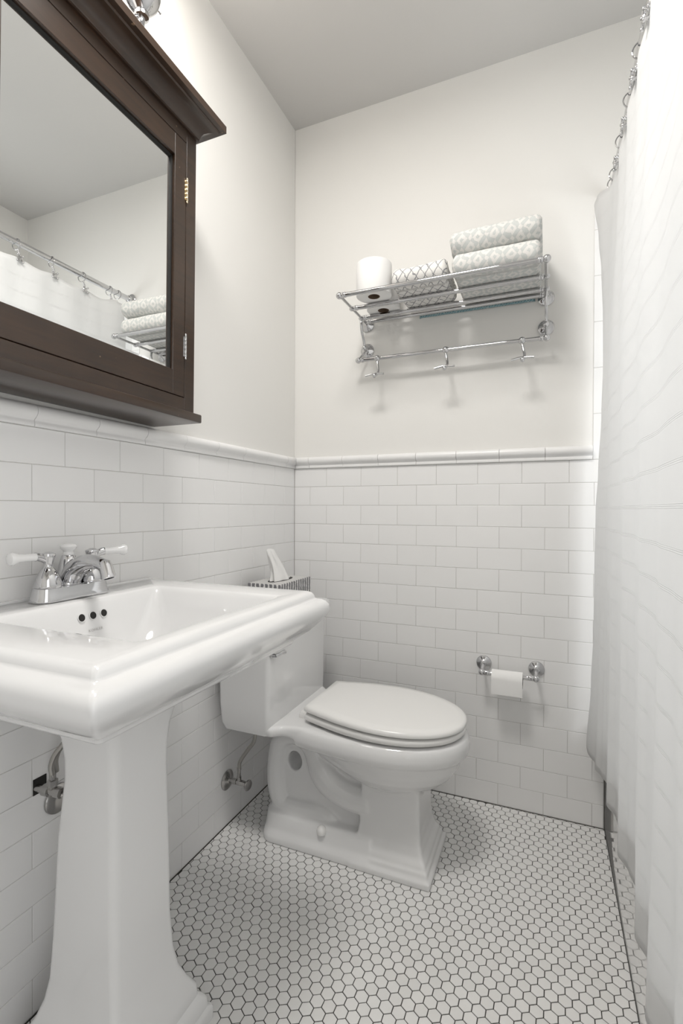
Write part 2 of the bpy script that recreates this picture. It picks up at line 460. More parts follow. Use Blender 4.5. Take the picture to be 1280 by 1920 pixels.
# taller tub surround above the wainscot: a bullnose column and tile courses beside it
zt = 2.0823; z = RAIL0
while z < zt - 0.01:
    z1 = min(z + 0.1545, zt)
    wall_tile(wb, 'back', 1.1385, 1.192, z, z1); z = z1
z = RAIL0; i = 0
while z < zt - 0.01:
    z1 = min(z + ROW, zt)
    for a, b in ((1.192, 1.30 + 0.02 * (i % 2)), (1.30 + 0.02 * (i % 2), 1.45)): wall_tile(wb, 'back', a, b, z, z1)
    z = z1; i += 1

# chair rail of moulded tiles
PROF = [(-0.004, 1.2453), (0.0065, 1.2453), (0.0078, 1.2475), (0.0078, 1.2540), (0.0066, 1.2565), (0.0068, 1.2590), (0.0105, 1.2620),
        (0.0155, 1.2665), (0.0185, 1.2725), (0.0190, 1.2790), (0.0170, 1.2850), (0.0125, 1.2895), (0.0060, 1.2918), (-0.004, 1.2922)]
tr1 = struct(MB().box((-0.003, -2.3, RAIL0 + 0.002), (0.004, -0.001, 1.288)).box((0.004, -0.004, RAIL0 + 0.002), (1.136, 0.003, 1.288)).build('trim_1', 'grout', smooth=0),
             'white moulded tile chair rail along the top of the wainscot', 'chair rail')
RM_ = {}
def rail_tile(side, a0, a1, mitre0=0.0, mitre1=0.0):
    wd = a1 - a0 - 0.0012
    k = (side, round(wd, 4), mitre0, mitre1)
    if k not in RM_:
        rs = []
        for e, mt in ((-wd / 2, mitre0), (wd / 2, mitre1)):
            rs.append([((d, e + mt * d, zz) if side == 'left' else (e + mt * d, -d, zz)) for d, zz in PROF])
        RM_[k] = MB().rings(rs, True, True).mesh('rail_tile', 'tile', smooth=50)
    o = bpy.data.objects.new('rail_tile', RM_[k]); C.objects.link(o); o.parent = tr1
    o.location = (random.uniform(-0.0004, 0.0004), (a0 + a1) / 2, 0) if side == 'left' else ((a0 + a1) / 2, random.uniform(-0.0004, 0.0004), 0)
cl = cuts(-0.2399, -2.3, -0.0005)
for a, b in zip(cl, cl[1:]): rail_tile('left', a, b, 0, -1.0 if b > -0.01 else 0)
cb = cuts(0.0733, 0.0005, 1.1375)
for a, b in zip(cb, cb[1:]): rail_tile('back', a, b, 1.0 if a < 0.01 else 0, 0)

# ------------------------------------------------------------------ hexagon floor mosaic
HP = 0.0283; HR = HP * math.sqrt(3) / 2; ANG = math.radians(-1.05)
HA = Vector((0.871, -0.5803)); ca, sa = math.cos(ANG), math.sin(ANG)
FX0, FX1, FY0, FY1 = 0.0035, TUBX - 0.0015, -2.3, -0.0035
def clip(poly):
    for ax, lim, sg in ((0, FX0, 1), (0, FX1, -1), (1, FY0, 1), (1, FY1, -1)):
        out = []
        for i in range(len(poly)):
            p, q = poly[i], poly[(i + 1) % len(poly)]
            dp, dq = (p[ax] - lim) * sg, (q[ax] - lim) * sg
            if dp >= 0: out.append(p)
            if dp * dq < 0:
                t = dp / (dp - dq); out.append((p[0] + (q[0] - p[0]) * t, p[1] + (q[1] - p[1]) * t))
        poly = out
        if len(poly) < 3: return []
    return poly
def hexpts(r): return [(r * math.cos(math.radians(30 + 60 * i)), r * math.sin(math.radians(30 + 60 * i))) for i in range(6)]
HRAD = (HP - 0.0021) / math.sqrt(3)
def hex_prism(mb, poly, cx=0.0, cy=0.0, top=0.0):
    n = len(poly); gx = sum(p[0] for p in poly) / n; gy = sum(p[1] for p in poly) / n
    def ring(s, z): return [(cx + gx + (p[0] - gx) * s, cy + gy + (p[1] - gy) * s, z) for p in poly]
    mb.rings([ring(1, -0.004), ring(1, top - 0.0005), ring(0.955, top)], True, True)
full = []; cut = []
for j in range(-80, 40):
    for i in range(-60, 40):
        u = (i + (0.5 if j % 2 else 0)) * HP; v = j * HR
        x, y = HA.x + u * ca - v * sa, HA.y + u * sa + v * ca
        if not (FX0 - 0.02 < x < FX1 + 0.02 and FY0 - 0.02 < y < FY1 + 0.02): continue
        pts = [(x + a * ca - b * sa, y + a * sa + b * ca) for a, b in hexpts(HRAD)]
        pc = clip(pts)
        if not pc: continue
        if len(pc) == 6 and all(abs(p[0] - q[0]) + abs(p[1] - q[1]) < 1e-9 for p, q in zip(pc, pts)): full.append((x, y))
        else:
            ar = abs(sum(p[0] * q[1] - q[0] * p[1] for p, q in zip(pc, pc[1:] + pc[:1]))) / 2
            if ar > 1.2e-5: cut.append(pc)
def visible(x, y):
    d = Vector((x, y, 0)) - CAM; zf = d.dot(fwd)
    if zf < 0.1: return None
    px = 640 + F_PX * d.dot(r2) / zf; py = 960 - F_PX * d.dot(u2) / zf
    if not (-10 < px < 1290 and -10 < py < 1930): return None
    if px < 330 and py < 1700: return None
    if 0.0 < x < 0.46 and y < -0.86: return None                 # under the sink pedestal
    if 0.15 < x < 0.70 and -0.50 < y < -0.25: return None        # under the toilet foot
    return d.length
vis = sorted((visible(x, y), x, y) for x, y in full if visible(x, y))
near = set((x, y) for _, x, y in vis[:300])
hb = MB(); hex_prism(hb, [(a * ca - b * sa, a * sa + b * ca) for a, b in hexpts(HRAD)])
hme = hb.mesh('hex_tile', 'hex', smooth=0)
for x, y in sorted(near):
    o = bpy.data.objects.new('hex_tile', hme); C.objects.link(o); o.parent = floor
    o.location = (x, y, random.uniform(-0.0003, 0.0003))
    o.rotation_euler = (random.uniform(-0.006, 0.006), random.uniform(-0.006, 0.006), random.uniform(-0.012, 0.012))
hb = MB()
base = [(a * ca - b * sa, a * sa + b * ca) for a, b in hexpts(HRAD)]
for x, y in full:
    if (x, y) not in near: hex_prism(hb, base, x + random.uniform(-1, 1) * 2e-4, y + random.uniform(-1, 1) * 2e-4, random.uniform(-3e-4, 3e-4))
for pc in cut: hex_prism(hb, pc)
o = hb.build('hex_tile_field', 'hexbulk', floor, smooth=0); o['kind'] = 'stuff'

# ------------------------------------------------------------------ bathtub behind the curtain
t = thing('bathtub', 'glossy white bathtub apron behind the shower curtain', 'bathtub', (1.57, -0.81, 0))
tb = MB()
X0, X1, Y0, Y1 = TUBX, XR - 0.004, -1.615, -0.003
tb.rings([rrect(X0, X1, Y0, Y1, 0.004, 0.0), rrect(X0, X1, Y0, Y1, 0.004, 0.36), rrect(X0, X1, Y0, Y1, 0.004, 0.38), rrect(X0, X1, Y0, Y1, 0.004, 0.385), rrect(X0 + 0.004, X1 - 0.004, Y0 + 0.004, Y1 - 0.004, 0.008, 0.395),
          rrect(X0 + 0.07, X1 - 0.05, Y0 + 0.08, Y1 - 0.08, 0.10, 0.395), rrect(X0 + 0.08, X1 - 0.06, Y0 + 0.09, Y1 - 0.09, 0.10, 0.385),
          rrect(X0 + 0.13, X1 - 0.11, Y0 + 0.17, Y1 - 0.15, 0.12, 0.06), rrect(X0 + 0.18, X1 - 0.16, Y0 + 0.25, Y1 - 0.2, 0.10, 0.045)], True, True)
tb.build('tub_shell', 'tub', t)
MB().box((TUBX - 0.0014, -1.6, 0.0), (TUBX - 0.0002, -0.004, 0.0006)).box((TUBX - 0.002, -0.0016, 0.0005), (TUBX - 0.0002, -0.0012, 0.39)).build('caulk_line', 'fgrout', t, smooth=0)

# ------------------------------------------------------------------ mirror cabinet
CY0, CY1, CXF = -1.394, -0.824, 0.145
t = thing('mirror_cabinet', 'dark brown wooden mirror cabinet hung above the sink', 'cabinet', (0.0, -1.1025, 1.295))
MB().box((0.0012, CY0, 1.316), (CXF - 0.02, CY1, 2.038)).build('cabinet_body', 'wood', t, smooth=0)
DY0, DY1, DZ0, DZ1 = -1.356, -0.8615, 1.354, 2.001   # door opening
for nm, a, b in (('face_frame_stile', (CXF - 0.02, CY0, 1.316), (CXF, DY0 - 0.0018, 2.038)), ('face_frame_stile', (CXF - 0.02, DY1 + 0.0018, 1.316), (CXF, CY1, 2.038)),
                 ('face_frame_rail', (CXF - 0.02, DY0 - 0.0018, 1.316), (CXF, DY1 + 0.0018, DZ0 - 0.0018)), ('face_frame_rail', (CXF - 0.02, DY0 - 0.0018, DZ1 + 0.0018), (CXF, DY1 + 0.0018, 2.038))):
    MB().box(a, b).build(nm, 'wood', t, bevel=0.0008, seg=1)
MB().box((0.0012, CY0 - 0.0105, 1.2945), (0.163, CY1 + 0.0105, 1.3165)).build('bottom_shelf', 'wood', t, bevel=0.003)
# crown: mitred sweep round three sides, (out, z)
CR = [(0.0, 2.0340), (0.005, 2.0340), (0.005, 2.0395), (0.0065, 2.0415), (0.0085, 2.0490), (0.013, 2.0570), (0.021, 2.0635), (0.032, 2.0680), (0.0405, 2.0700),
      (0.0425, 2.0745), (0.046, 2.0745), (0.0545, 2.0765), (0.0545, 2.0950), (0.0, 2.0955)]
cr = MB()
ringA = [[(0.0015, CY1 + o_, z_) for o_, z_ in CR], [(CXF + o_, CY1 + o_, z_) for o_, z_ in CR], [(CXF + o_, CY0 - o_, z_) for o_, z_ in CR], [(0.0015, CY0 - o_, z_) for o_, z_ in CR]]
cr.rings(ringA, True, True); cr.box((0.0015, CY0 + 0.001, 2.038), (CXF - 0.001, CY1 - 0.001, 2.0952))
cr.build('crown_moulding', 'wood', t, smooth=25)
# door with bevelled mirror
MY0, MY1, MZ0, MZ1 = -1.318, -0.9015, 1.4145, 1.9475
door = MB().box((CXF - 0.018, MY0 - 0.004, MZ0 - 0.004), (CXF - 0.0165, MY1 + 0.004, MZ1 + 0.004)).build('door', 'black', t, smooth=0)
for nm, a, b in (('door_stile', (CXF - 0.0195, DY0, DZ0), (CXF, MY0, DZ1)), ('door_stile', (CXF - 0.0195, MY1, DZ0), (CXF, DY1, DZ1)),
                 ('door_rail', (CXF - 0.0195, MY0, DZ0), (CXF - 0.0002, MY1, MZ0)), ('door_rail', (CXF - 0.0195, MY0, MZ1), (CXF - 0.0002, MY1, DZ1))):
    MB().box(a, b).build(nm, 'wood', door, bevel=0.0009, seg=1)
MX = 0.1325
q = lambda g, x: [(x, MY0 + g, MZ0 + g), (x, MY1 - g, MZ0 + g), (x, MY1 - g, MZ1 - g), (x, MY0 + g, MZ1 - g)]
mg = MB().rings([q(0.0003, MX - 0.0035), q(0.0003, MX - 0.0009), q(0.009, MX)], True, True)
mg.build('mirror_glass', 'mirror', door, smooth=0)
for a, b in (((MX - 0.004, MY0, MZ0), (MX + 0.004, MY0 + 0.004, MZ1)), ((MX - 0.004, MY1 - 0.004, MZ0), (MX + 0.004, MY1, MZ1)), ((MX - 0.004, MY0, MZ0), (MX + 0.002, MY1, MZ0 + 0.002)), ((MX - 0.004, MY0, MZ1 - 0.003), (MX + 0.004, MY1, MZ1))):
    MB().box(a, b).build('mirror_bead', 'black', door, smooth=0)
for z0, z1, mm in ((1.853, 1.907, 'brass'), (1.455, 1.510, 'chrome')):
    hb = MB(); n = 5
    for k in range(n):
        a = z0 + (z1 - z0) * k / n
        hb.lathe([(0.0029, a + 0.0006), (0.0031, a + 0.001), (0.0031, a + (z1 - z0) / n - 0.001), (0.0029, a + (z1 - z0) / n - 0.0006)], (CXF + 0.0025, DY1 + 0.0009, 0), n=12)
    hb.lathe([(0.0022, z0 - 0.002), (0.0022, z1 + 0.002)], (CXF + 0.0025, DY1 + 0.0009, 0), n=10)
    hb.sphere((CXF + 0.0025, DY1 + 0.0009, z1 + 0.0025), 0.003, 10); hb.sphere((CXF + 0.0025, DY1 + 0.0009, z0 - 0.0025), 0.003, 10)
    hb.box((CXF - 0.001, DY1 - 0.005, z0 + 0.002), (CXF + 0.0008, DY1, z1 - 0.002))
    h = hb.build('hinge', mm, t)
    h['label'] = 'brass butt hinge' if mm == 'brass' else 'silver butt hinge'

t.rotation_euler.x = -0.0125; t.location.z += 0.006   # hangs very slightly out of plumb
# ------------------------------------------------------------------ wall light above the cabinet
t = thing('vanity_light', 'chrome wall light with white glass shades above the mirror cabinet', 'wall light', (0, -1.1025, 2.25))
MB().rings([rrect(-0.19, 0.19, -0.05, 0.05, 0.045, z_) for z_ in (0.0, 0.016)] + [rrect(-0.183, 0.183, -0.043, 0.043, 0.04, 0.022)], True, True).build('backplate', 'chrome', t, loc=(0.0005, -1.1025, 2.25), rot=(PI / 2, 0, PI / 2))
LX = 0.105
for yy in (-0.962, -1.243):
    MB().tube(smooth_path([(0.02, yy, 2.24), (0.06, yy, 2.215), (0.098, yy, 2.215), (LX, yy, 2.24)]), 0.008).build('arm', 'chrome', t)
    cup = MB().lathe([(0.010, 2.235), (0.016, 2.237), (0.017, 2.245), (0.015, 2.249), (0.024, 2.256), (0.036, 2.270), (0.042, 2.287), (0.043, 2.302), (0.044, 2.305), (0.044, 2.309), (0.040, 2.309), (0.038, 2.290)], (LX, yy, 0), n=32).build('shade_holder', 'chrome', t)
    for a in (0.35, 2.45, 4.55):
        d = Vector((math.sin(a) * 0.25 + 0.0, math.cos(a), 0)).normalized() if a == 0.35 else Vector((math.cos(a), math.sin(a), 0))
        MB().tube([Vector((LX, yy, 2.296)) + d * 0.040, Vector((LX, yy, 2.296)) + d * 0.055], 0.0018, 8).lathe([(0.0036, 0), (0.0042, 0.0015), (0.003, 0.003)], Vector((LX, yy, 2.296)) + d * 0.053, d, 12).build('thumb_screw', 'chrome', cup)
    sh = MB(); prof = [(0.035, 2.300), (0.037, 2.312), (0.040, 2.322), (0.052, 2.345), (0.062, 2.375), (0.066, 2.405), (0.070, 2.425), (0.068, 2.425), (0.0635, 2.405), (0.0595, 2.375), (0.050, 2.347), (0.037, 2.324), (0.033, 2.30)]
    sh.lathe(prof, (LX, yy, 0), n=32).build('shade', 'glass', t)
    pl = bpy.data.lights.new('vanity_bulb', 'POINT'); pl.energy = SCONCE_W; pl.color = (1.0, 0.93, 0.84); pl.shadow_soft_size = 0.05
    po = bpy.data.objects.new('vanity_bulb', pl); C.objects.link(po); po.location = (LX, yy, 2.47)

# ------------------------------------------------------------------ pedestal sink
SYC = -1.1215; SX = 0.495; SH = 0.3015
t = thing('pedestal_sink', 'white porcelain pedestal sink with stepped rectangular rim', 'sink', (0.25, SYC, 0))
def sring(o_, z_, r=0.012):
    return rrect(0.0015, SX + o_, SYC - SH - o_, SYC + SH + o_, (max(r, 0.004), 0.002, 0.002, max(r, 0.004)), z_)
SP = [(-0.10, 0.762, 0.02), (-0.044, 0.762, 0.008), (-0.0375, 0.7635, 0.008), (-0.0345, 0.768, 0.008), (-0.0335, 0.772, 0.008), (-0.024, 0.7785, 0.008), (-0.008, 0.790, 0.008), (0.004, 0.802, 0.008), (0.0135, 0.812, 0.008),
      (0.022, 0.822, 0.008), (0.0275, 0.832, 0.008), (0.029, 0.840, 0.008), (0.0275, 0.850, 0.008), (0.022, 0.8575, 0.008), (0.0145, 0.8625, 0.008), (0.007, 0.8645, 0.008), (0.0035, 0.866, 0.008), (0.0025, 0.869, 0.008), (0.001, 0.8745, 0.008), (-0.003, 0.8795, 0.008),
      (-0.009, 0.8825, 0.008), (-0.014, 0.8832, 0.008)]
rs = [sring(*s) for s in SP]
def inner(g, z_, r): # basin opening rings; front wall steeper, back wall sloping
    return rrect(0.112 + g * 0.55, 0.452 - g * 0.8, -1.312 + g, -0.918 - g, r, z_)
rs += [inner(-0.012, 0.8832, 0.012), inner(-0.004, 0.8815, 0.012), inner(0.0, 0.8780, 0.014), inner(0.004, 0.872, 0.018), inner(0.016, 0.84, 0.035), inner(0.032, 0.80, 0.055), inner(0.052, 0.768, 0.07), inner(0.085, 0.750, 0.07), inner(0.13, 0.744, 0.03)]
# basin floor hangs below the apron, so close the underside with a deeper belly
belly = [rrect(0.06, 0.40, SYC - 0.17, SYC + 0.17, 0.06, 0.764), rrect(0.09, 0.37, SYC - 0.13, SYC + 0.13, 0.06, 0.735), rrect(0.12, 0.32, SYC - 0.09, SYC + 0.09, 0.05, 0.722)]
bs = MB().rings(rs, True, True); bs.rings(belly, True, True)
basin = bs.build('basin', 'porc', t, smooth=50)
MB().box((0.001, SYC - SH + 0.012, 0.880), (0.014, SYC + SH - 0.010, 0.8885)).build('back_ledge', 'porc', t, bevel=0.003)
bn = Vector((1, 0, 0.27)).normalized()
for dy in (-0.027, 0.0, 0.027):
    c = Vector((0.1194, -1.109 + dy, 0.8495))
    hole = MB().lathe([(0.0080, -0.004), (0.0080, 0.0008)], c, bn, 24).build('overflow_hole', 'black', basin)
    MB().torus(c + bn * 0.0006, 0.0084, 0.0009, bn, 28, 8).build('overflow_rim', 'porc', basin)
tx = bpy.data.curves.new('maker_mark', 'FONT'); tx.body = 'KOHLER'; tx.size = 0.0078; tx.align_x = 'CENTER'; tx.extrude = 0.0001; tx.space_character = 1.25
to = bpy.data.objects.new('maker_mark', tx); C.objects.link(to)
dg = bpy.context.evaluated_depsgraph_get(); me = bpy.data.meshes.new_from_object(to.evaluated_get(dg)); bpy.data.objects.remove(to)
me.materials.clear(); me.materials.append(M['letter'])
place('maker_mark', me, basin, loc=(0.1268, -1.107, 0.8180), rot=(PI / 2 - 0.24, 0, PI / 2))['label'] = 'faint grey KOHLER lettering'

PYC = -1.1335
def pring(x0, x1, h, z_, r=0.012): return rrect(x0, x1, PYC - h, PYC + h, r, z_)
pd = MB()
pd.rings([pring(0.070, 0.352, 0.128, 0.0, 0.006), pring(0.070, 0.352, 0.128, 0.022, 0.006), pring(0.072, 0.350, 0.126, 0.027, 0.008), pring(0.076, 0.345, 0.121, 0.030, 0.008), pring(0.077, 0.343, 0.119, 0.048, 0.008),
          pring(0.081, 0.338, 0.114, 0.055, 0.01), pring(0.086, 0.330, 0.108, 0.060, 0.01), pring(0.088, 0.328, 0.106, 0.082, 0.010), pring(0.100, 0.314, 0.093, 0.105, 0.012), pring(0.110, 0.301, 0.0835, 0.135, 0.014), pring(0.117, 0.294, 0.078, 0.175, 0.015), pring(0.122, 0.289, 0.0755, 0.25, 0.016),
          pring(0.133, 0.2865, 0.073, 0.45, 0.017), pring(0.147, 0.285, 0.071, 0.56, 0.018), pring(0.148, 0.286, 0.072, 0.60, 0.018), pring(0.144, 0.289, 0.0765, 0.64, 0.018), pring(0.132, 0.296, 0.088, 0.68, 0.018), pring(0.108, 0.312, 0.106, 0.72, 0.018), pring(0.08, 0.33, 0.135, 0.763, 0.018)], True, True)
pd.build('pedestal', 'porc', t, smooth=50)

# ------------------------------------------------------------------ faucet
FY, FX, FZ = -1.109, 0.055, 0.8850
t = thing('faucet', 'chrome two handle faucet with white porcelain levers on the sink', 'faucet', (FX, FY, FZ))
fp = MB()
def oval(hw, hl, z_, n=14):
    pts = []
    for i in range(n + 1): a = -PI / 2 + PI * i / n; pts.append((FX + hw * math.sin(a + PI / 2) if False else FX + hw * math.cos(a + PI / 2), FY + hl - hw + hw * math.sin(a + PI / 2), z_))
    for i in range(n + 1): a = PI / 2 + PI * i / n; pts.append((FX + hw * math.cos(a + PI / 2), FY - hl + hw + hw * math.sin(a + PI / 2), z_))
    return pts
fp.rings([oval(0.031, 0.0875, FZ), oval(0.0315, 0.088, FZ + 0.002), oval(0.0285, 0.0845, FZ + 0.010), oval(0.0265, 0.082, FZ + 0.024), oval(0.0262, 0.0815, FZ + 0.0265), oval(0.0235, 0.079, FZ + 0.028)], True, True)
fp.build('base_plate', 'chrome', t, smooth=40)
for sgn in (-1, 1):
    yy = FY + sgn * 0.0525
    hb = MB().lathe([(0.0255, FZ + 0.0268), (0.0258, FZ + 0.030), (0.0255, FZ + 0.036), (0.0225, FZ + 0.046), (0.0175, FZ + 0.057), (0.0125, FZ + 0.064), (0.0088, FZ + 0.068), (0.0078, FZ + 0.072), (0.009, FZ + 0.078), (0.0125, FZ + 0.087), (0.0145, FZ + 0.093), (0.0135, FZ + 0.096), (0.008, FZ + 0.098), (0.0055, FZ + 0.0995), (0.002, FZ + 0.100)], (FX, yy, 0), n=32)
    hnd = hb.build('handle', 'chrome', t, smooth=40)
    d = Vector((0.30, sgn * 0.95, 0.02)).normalized() if sgn > 0 else Vector((-0.05, -0.99, 0.0)).normalized()
    c = Vector((FX, yy, FZ + 0.088))
    MB().tube([c + d * 0.006 - Vector((0, 0, 0.004)), c + d * 0.014, c + d * 0.021 + Vector((0, 0, 0.003)), c + d * 0.026 + Vector((0, 0, 0.003))], [0.0075, 0.0075, 0.0085, 0.009], 16).build('lever_collar', 'chrome', hnd)
    c2 = c + d * 0.025 + Vector((0, 0, 0.003))
    MB().lathe([(0.0075, 0), (0.0078, 0.003), (0.0072, 0.012), (0.0076, 0.025), (0.0092, 0.036), (0.0122, 0.043), (0.0128, 0.047), (0.0115, 0.051), (0.007, 0.0535), (0.002, 0.054)], c2, d, 24).build('lever', 'porc', hnd)['label'] = 'white porcelain lever'
sp = MB()
sp.lathe([(0.025, FZ + 0.026), (0.0235, FZ + 0.04), (0.0205, FZ + 0.06), (0.0165, FZ + 0.078), (0.0135, FZ + 0.087), (0.012, FZ + 0.089)], (FX - 0.008, FY, 0), n=28)
path = smooth_path([(FX - 0.004, FY, FZ + 0.040), (FX + 0.012, FY, FZ + 0.060), (FX + 0.035, FY, FZ + 0.072), (FX + 0.062, FY, FZ + 0.077), (FX + 0.086, FY, FZ + 0.074), (FX + 0.102, FY, FZ + 0.066)], 6)
m_ = len(path)
sp.tube(path, [0.0235 - 0.0105 * min(1, i / (m_ * 0.75)) for i in range(m_)], 20)
spout = sp.build('spout', 'chrome', t, smooth=60)
d = Vector((0.35, 0, -0.94)).normalized()
MB().lathe([(0.006, -0.022), (0.0115, -0.018), (0.0135, -0.008), (0.0140, 0.008), (0.0148, 0.013), (0.0148, 0.016), (0.0125, 0.018), (0.0105, 0.0175), (0.0105, 0.012)], (FX + 0.104, FY, FZ + 0.061), d, 24).build('aerator', 'chrome', spout)
kb = MB().lathe([(0.0105, FZ + 0.088), (0.011, FZ + 0.091), (0.0095, FZ + 0.095), (0.011, FZ + 0.0985), (0.0155, FZ + 0.103), (0.0165, FZ + 0.107), (0.0145, FZ + 0.111), (0.008, FZ + 0.1135), (0.002, FZ + 0.114)], (FX - 0.008, FY, 0), n=28)
kb.build('lift_knob', 'porc', t)['label'] = 'white porcelain lift knob'

# ------------------------------------------------------------------ supply stop under the sink
t = thing('sink_supply_valve', 'dull metal supply valve on the wall behind the sink pedestal', 'valve', (0.0, -1.14, 0.48))
MB().box((0.0002, -1.156, 0.466), (0.0012, -1.126, 0.500)).build('wall_cutout', 'black', t, smooth=0)
MB().lathe([(0.0075, 0.0), (0.0075, 0.02), (0.012, 0.021), (0.012, 0.036), (0.0085, 0.037), (0.0085, 0.050), (0.011, 0.052), (0.011, 0.066), (0.006, 0.068)], (0.0005, -1.148, 0.480), (1, 0.12, 0), 16).build('valve_body', 'dullchrome', t)
MB().lathe([(0.008, 0), (0.008, 0.010), (0.0105, 0.0105), (0.0105, 0.020), (0.0065, 0.021), (0.0065, 0.032)], (0.043, -1.143, 0.484), (0, 0, 1), 6).build('compression_nut', 'dullchrome', t, smooth=20)
MB().tube(smooth_path([(0.043, -1.143, 0.512), (0.043, -1.146, 0.535), (0.050, -1.140, 0.560), (0.068, -1.125, 0.590), (0.085, -1.105, 0.64), (0.085, -1.09, 0.74)]), 0.0058, 12).build('supply_hose', 'braid', t)
MB().tube(smooth_path([(0.034, -1.128, 0.512), (0.035, -1.130, 0.54), (0.044, -1.125, 0.565), (0.060, -1.110, 0.595), (0.075, -1.085, 0.64), (0.08, -1.07, 0.74)]), 0.0055, 12).build('supply_hose', 'braid', t)
MB().lathe([(0.005, 0), (0.005, 0.012), (0.020, 0.014), (0.0215, 0.018), (0.020, 0.022), (0.006, 0.024)], (0.066, -1.140, 0.476), (0.8, 0.5, -0.25), 20).build('valve_handle', 'dullchrome', t)
MB().lathe([(0.032, 0.0), (0.031, 0.004), (0.024, 0.009), (0.012, 0.011)], (0.001, -1.100, 0.432), (1, 0, 0), 24).build('wall_flange', 'dullchrome', t)

# ------------------------------------------------------------------ toilet
TY = -0.374
t = thing('toilet', 'white one piece toilet with closed oval lid beside the sink', 'toilet', (0.42, TY, 0))
def trect(x0, x1, h, z_, r): return rrect(x0, x1, TY - h, TY + h, r, z_)
tk = MB()
tk.rings([trect(0.062, 0.205, 0.186, 0.376, 0.012), trect(0.056, 0.217, 0.197, 0.379, 0.014), trect(0.045, 0.2215, 0.2015, 0.400, 0.014), trect(0.040, 0.2225, 0.2035, 0.46, 0.014), trect(0.034, 0.224, 0.205, 0.704, 0.014)], True, True)
tk.build('tank', 'porc', t, smooth=45)
MB().rings([trect(0.030, 0.232, 0.212, 0.704, 0.012), trect(0.024, 0.240, 0.219, 0.712, 0.014), trect(0.024, 0.240, 0.219, 0.726, 0.014), trect(0.029, 0.235, 0.214, 0.7345, 0.014), trect(0.040, 0.222, 0.20, 0.735, 0.012)], True, True).build('tank_lid', 'porc', t, smooth=45)
lv = MB().lathe([(0.010, 0), (0.0105, 0.004), (0.007, 0.007), (0.0055, 0.018)], (0.2235, -0.562, 0.628), (1, 0, 0), 20)
lv.tube([(0.239, -0.5625, 0.6275), (0.245, -0.554, 0.6295), (0.247, -0.536, 0.6305), (0.247, -0.522, 0.6295)], [0.0058, 0.0056, 0.006, 0.0068], 14).sphere((0.247, -0.522, 0.6295), 0.0066, 12)
lv.build('flush_lever', 'chrome', t)

# egg shaped plan (x front tip, x back, max half width)
def egg(xb, xf, hw, z_, xm=None, hb=None, n=22):
    """closed outline: flat back edge half width hb at xb, widest at xm, round tip at xf"""
    xm = xm if xm is not None else xb + (xf - xb) * 0.52
    hb = hb if hb is not None else hw * 0.8
    far = []
    for i in range(n // 2):
        s = i / (n // 2)
        x = xb + (xm - xb) * s
        far.append((x, hb + (hw - hb) * math.sin(s * PI / 2)))
    for i in range(n + 1):
        a = PI / 2 * i / n
        far.append((xm + (xf - xm) * math.sin(a), hw * math.cos(a) ** 0.92 if i < n else 0.0))
    pts = [(x, TY + h, z_) for x, h in far] + [(x, TY - h, z_) for x, h in reversed(far[:-1])]
    return pts
bw = MB()
# rim and deck slab running back under the tank
def rim(g, z_): return egg(0.285 + g * 0.6, 0.790 - g, 0.183 - g, z_, 0.53, 0.162 - g)
bw.rings([rim(0.075, 0.322), rim(0.030, 0.334), rim(0.014, 0.341), rim(0.004, 0.351), rim(0.0, 0.366), rim(0.001, 0.384), rim(0.006, 0.398), rim(0.016, 0.405), rim(0.05, 0.406)], True, True)
# flare from the rim slab out to the tank's full width
bw.rings([rrect(0.06, 0.214, TY - 0.194, TY + 0.194, 0.012, 0.378), rrect(0.06, 0.224, TY - 0.199, TY + 0.199, 0.012, 0.390), rrect(0.06, 0.226, TY - 0.2, TY + 0.2, 0.014, 0.400), rrect(0.06, 0.224, TY - 0.198, TY + 0.198, 0.014, 0.407)], True, True)
fl = [(0.19, 0.197), (0.222, 0.197), (0.229, 0.193), (0.238, 0.184), (0.250, 0.175), (0.268, 0.168), (0.29, 0.163), (0.33, 0.157), (0.37, 0.145), (0.42, 0.12)]
def deck(g, f): return [(x, TY + h - g, f(x)) for x, h in fl] + [(x, TY - h + g, f(x)) for x, h in reversed(fl)]
low = lambda x: 0.378 if x < 0.24 else 0.378 - 0.034 * (lambda u: u * u * (3 - 2 * u))(min(1, (x - 0.24) / 0.13))
bw.rings([deck(0.012, lambda x: low(x) - 0.004), deck(0.003, low), deck(0.0, lambda x: low(x) + 0.008), deck(0.0, lambda x: 0.398), deck(0.006, lambda x: 0.406)], True, True)
# bowl body
def bowl(xb, xf, hw, z_): return egg(xb, xf, hw, z_, xb + (xf - xb) * 0.5, hw * 0.45)
bw.rings([bowl(0.43, 0.668, 0.084, 0.226), bowl(0.40, 0.690, 0.098, 0.240), bowl(0.37, 0.716, 0.120, 0.257), bowl(0.34, 0.742, 0.142, 0.281), bowl(0.315, 0.760, 0.160, 0.309), bowl(0.30, 0.770, 0.170, 0.335), bowl(0.30, 0.772, 0.171, 0.36)], True, True)
# front column
def col(x0, x1, h, z_, r=0.010): return rrect(x0, x1, TY - h, TY + h, r, z_)
bw.rings([col(0.452, 0.700, 0.1275, 0.0, 0.004), col(0.452, 0.700, 0.1275, 0.018, 0.004), col(0.453, 0.690, 0.118, 0.023, 0.004), col(0.454, 0.689, 0.116, 0.036, 0.004), col(0.456, 0.683, 0.110, 0.041, 0.005), col(0.457, 0.681, 0.108, 0.050, 0.005), col(0.462, 0.671, 0.098, 0.066, 0.006), col(0.468, 0.663, 0.090, 0.092, 0.006), col(0.473, 0.659, 0.086, 0.125, 0.007), col(0.478, 0.657, 0.084, 0.245, 0.008)], True, True)
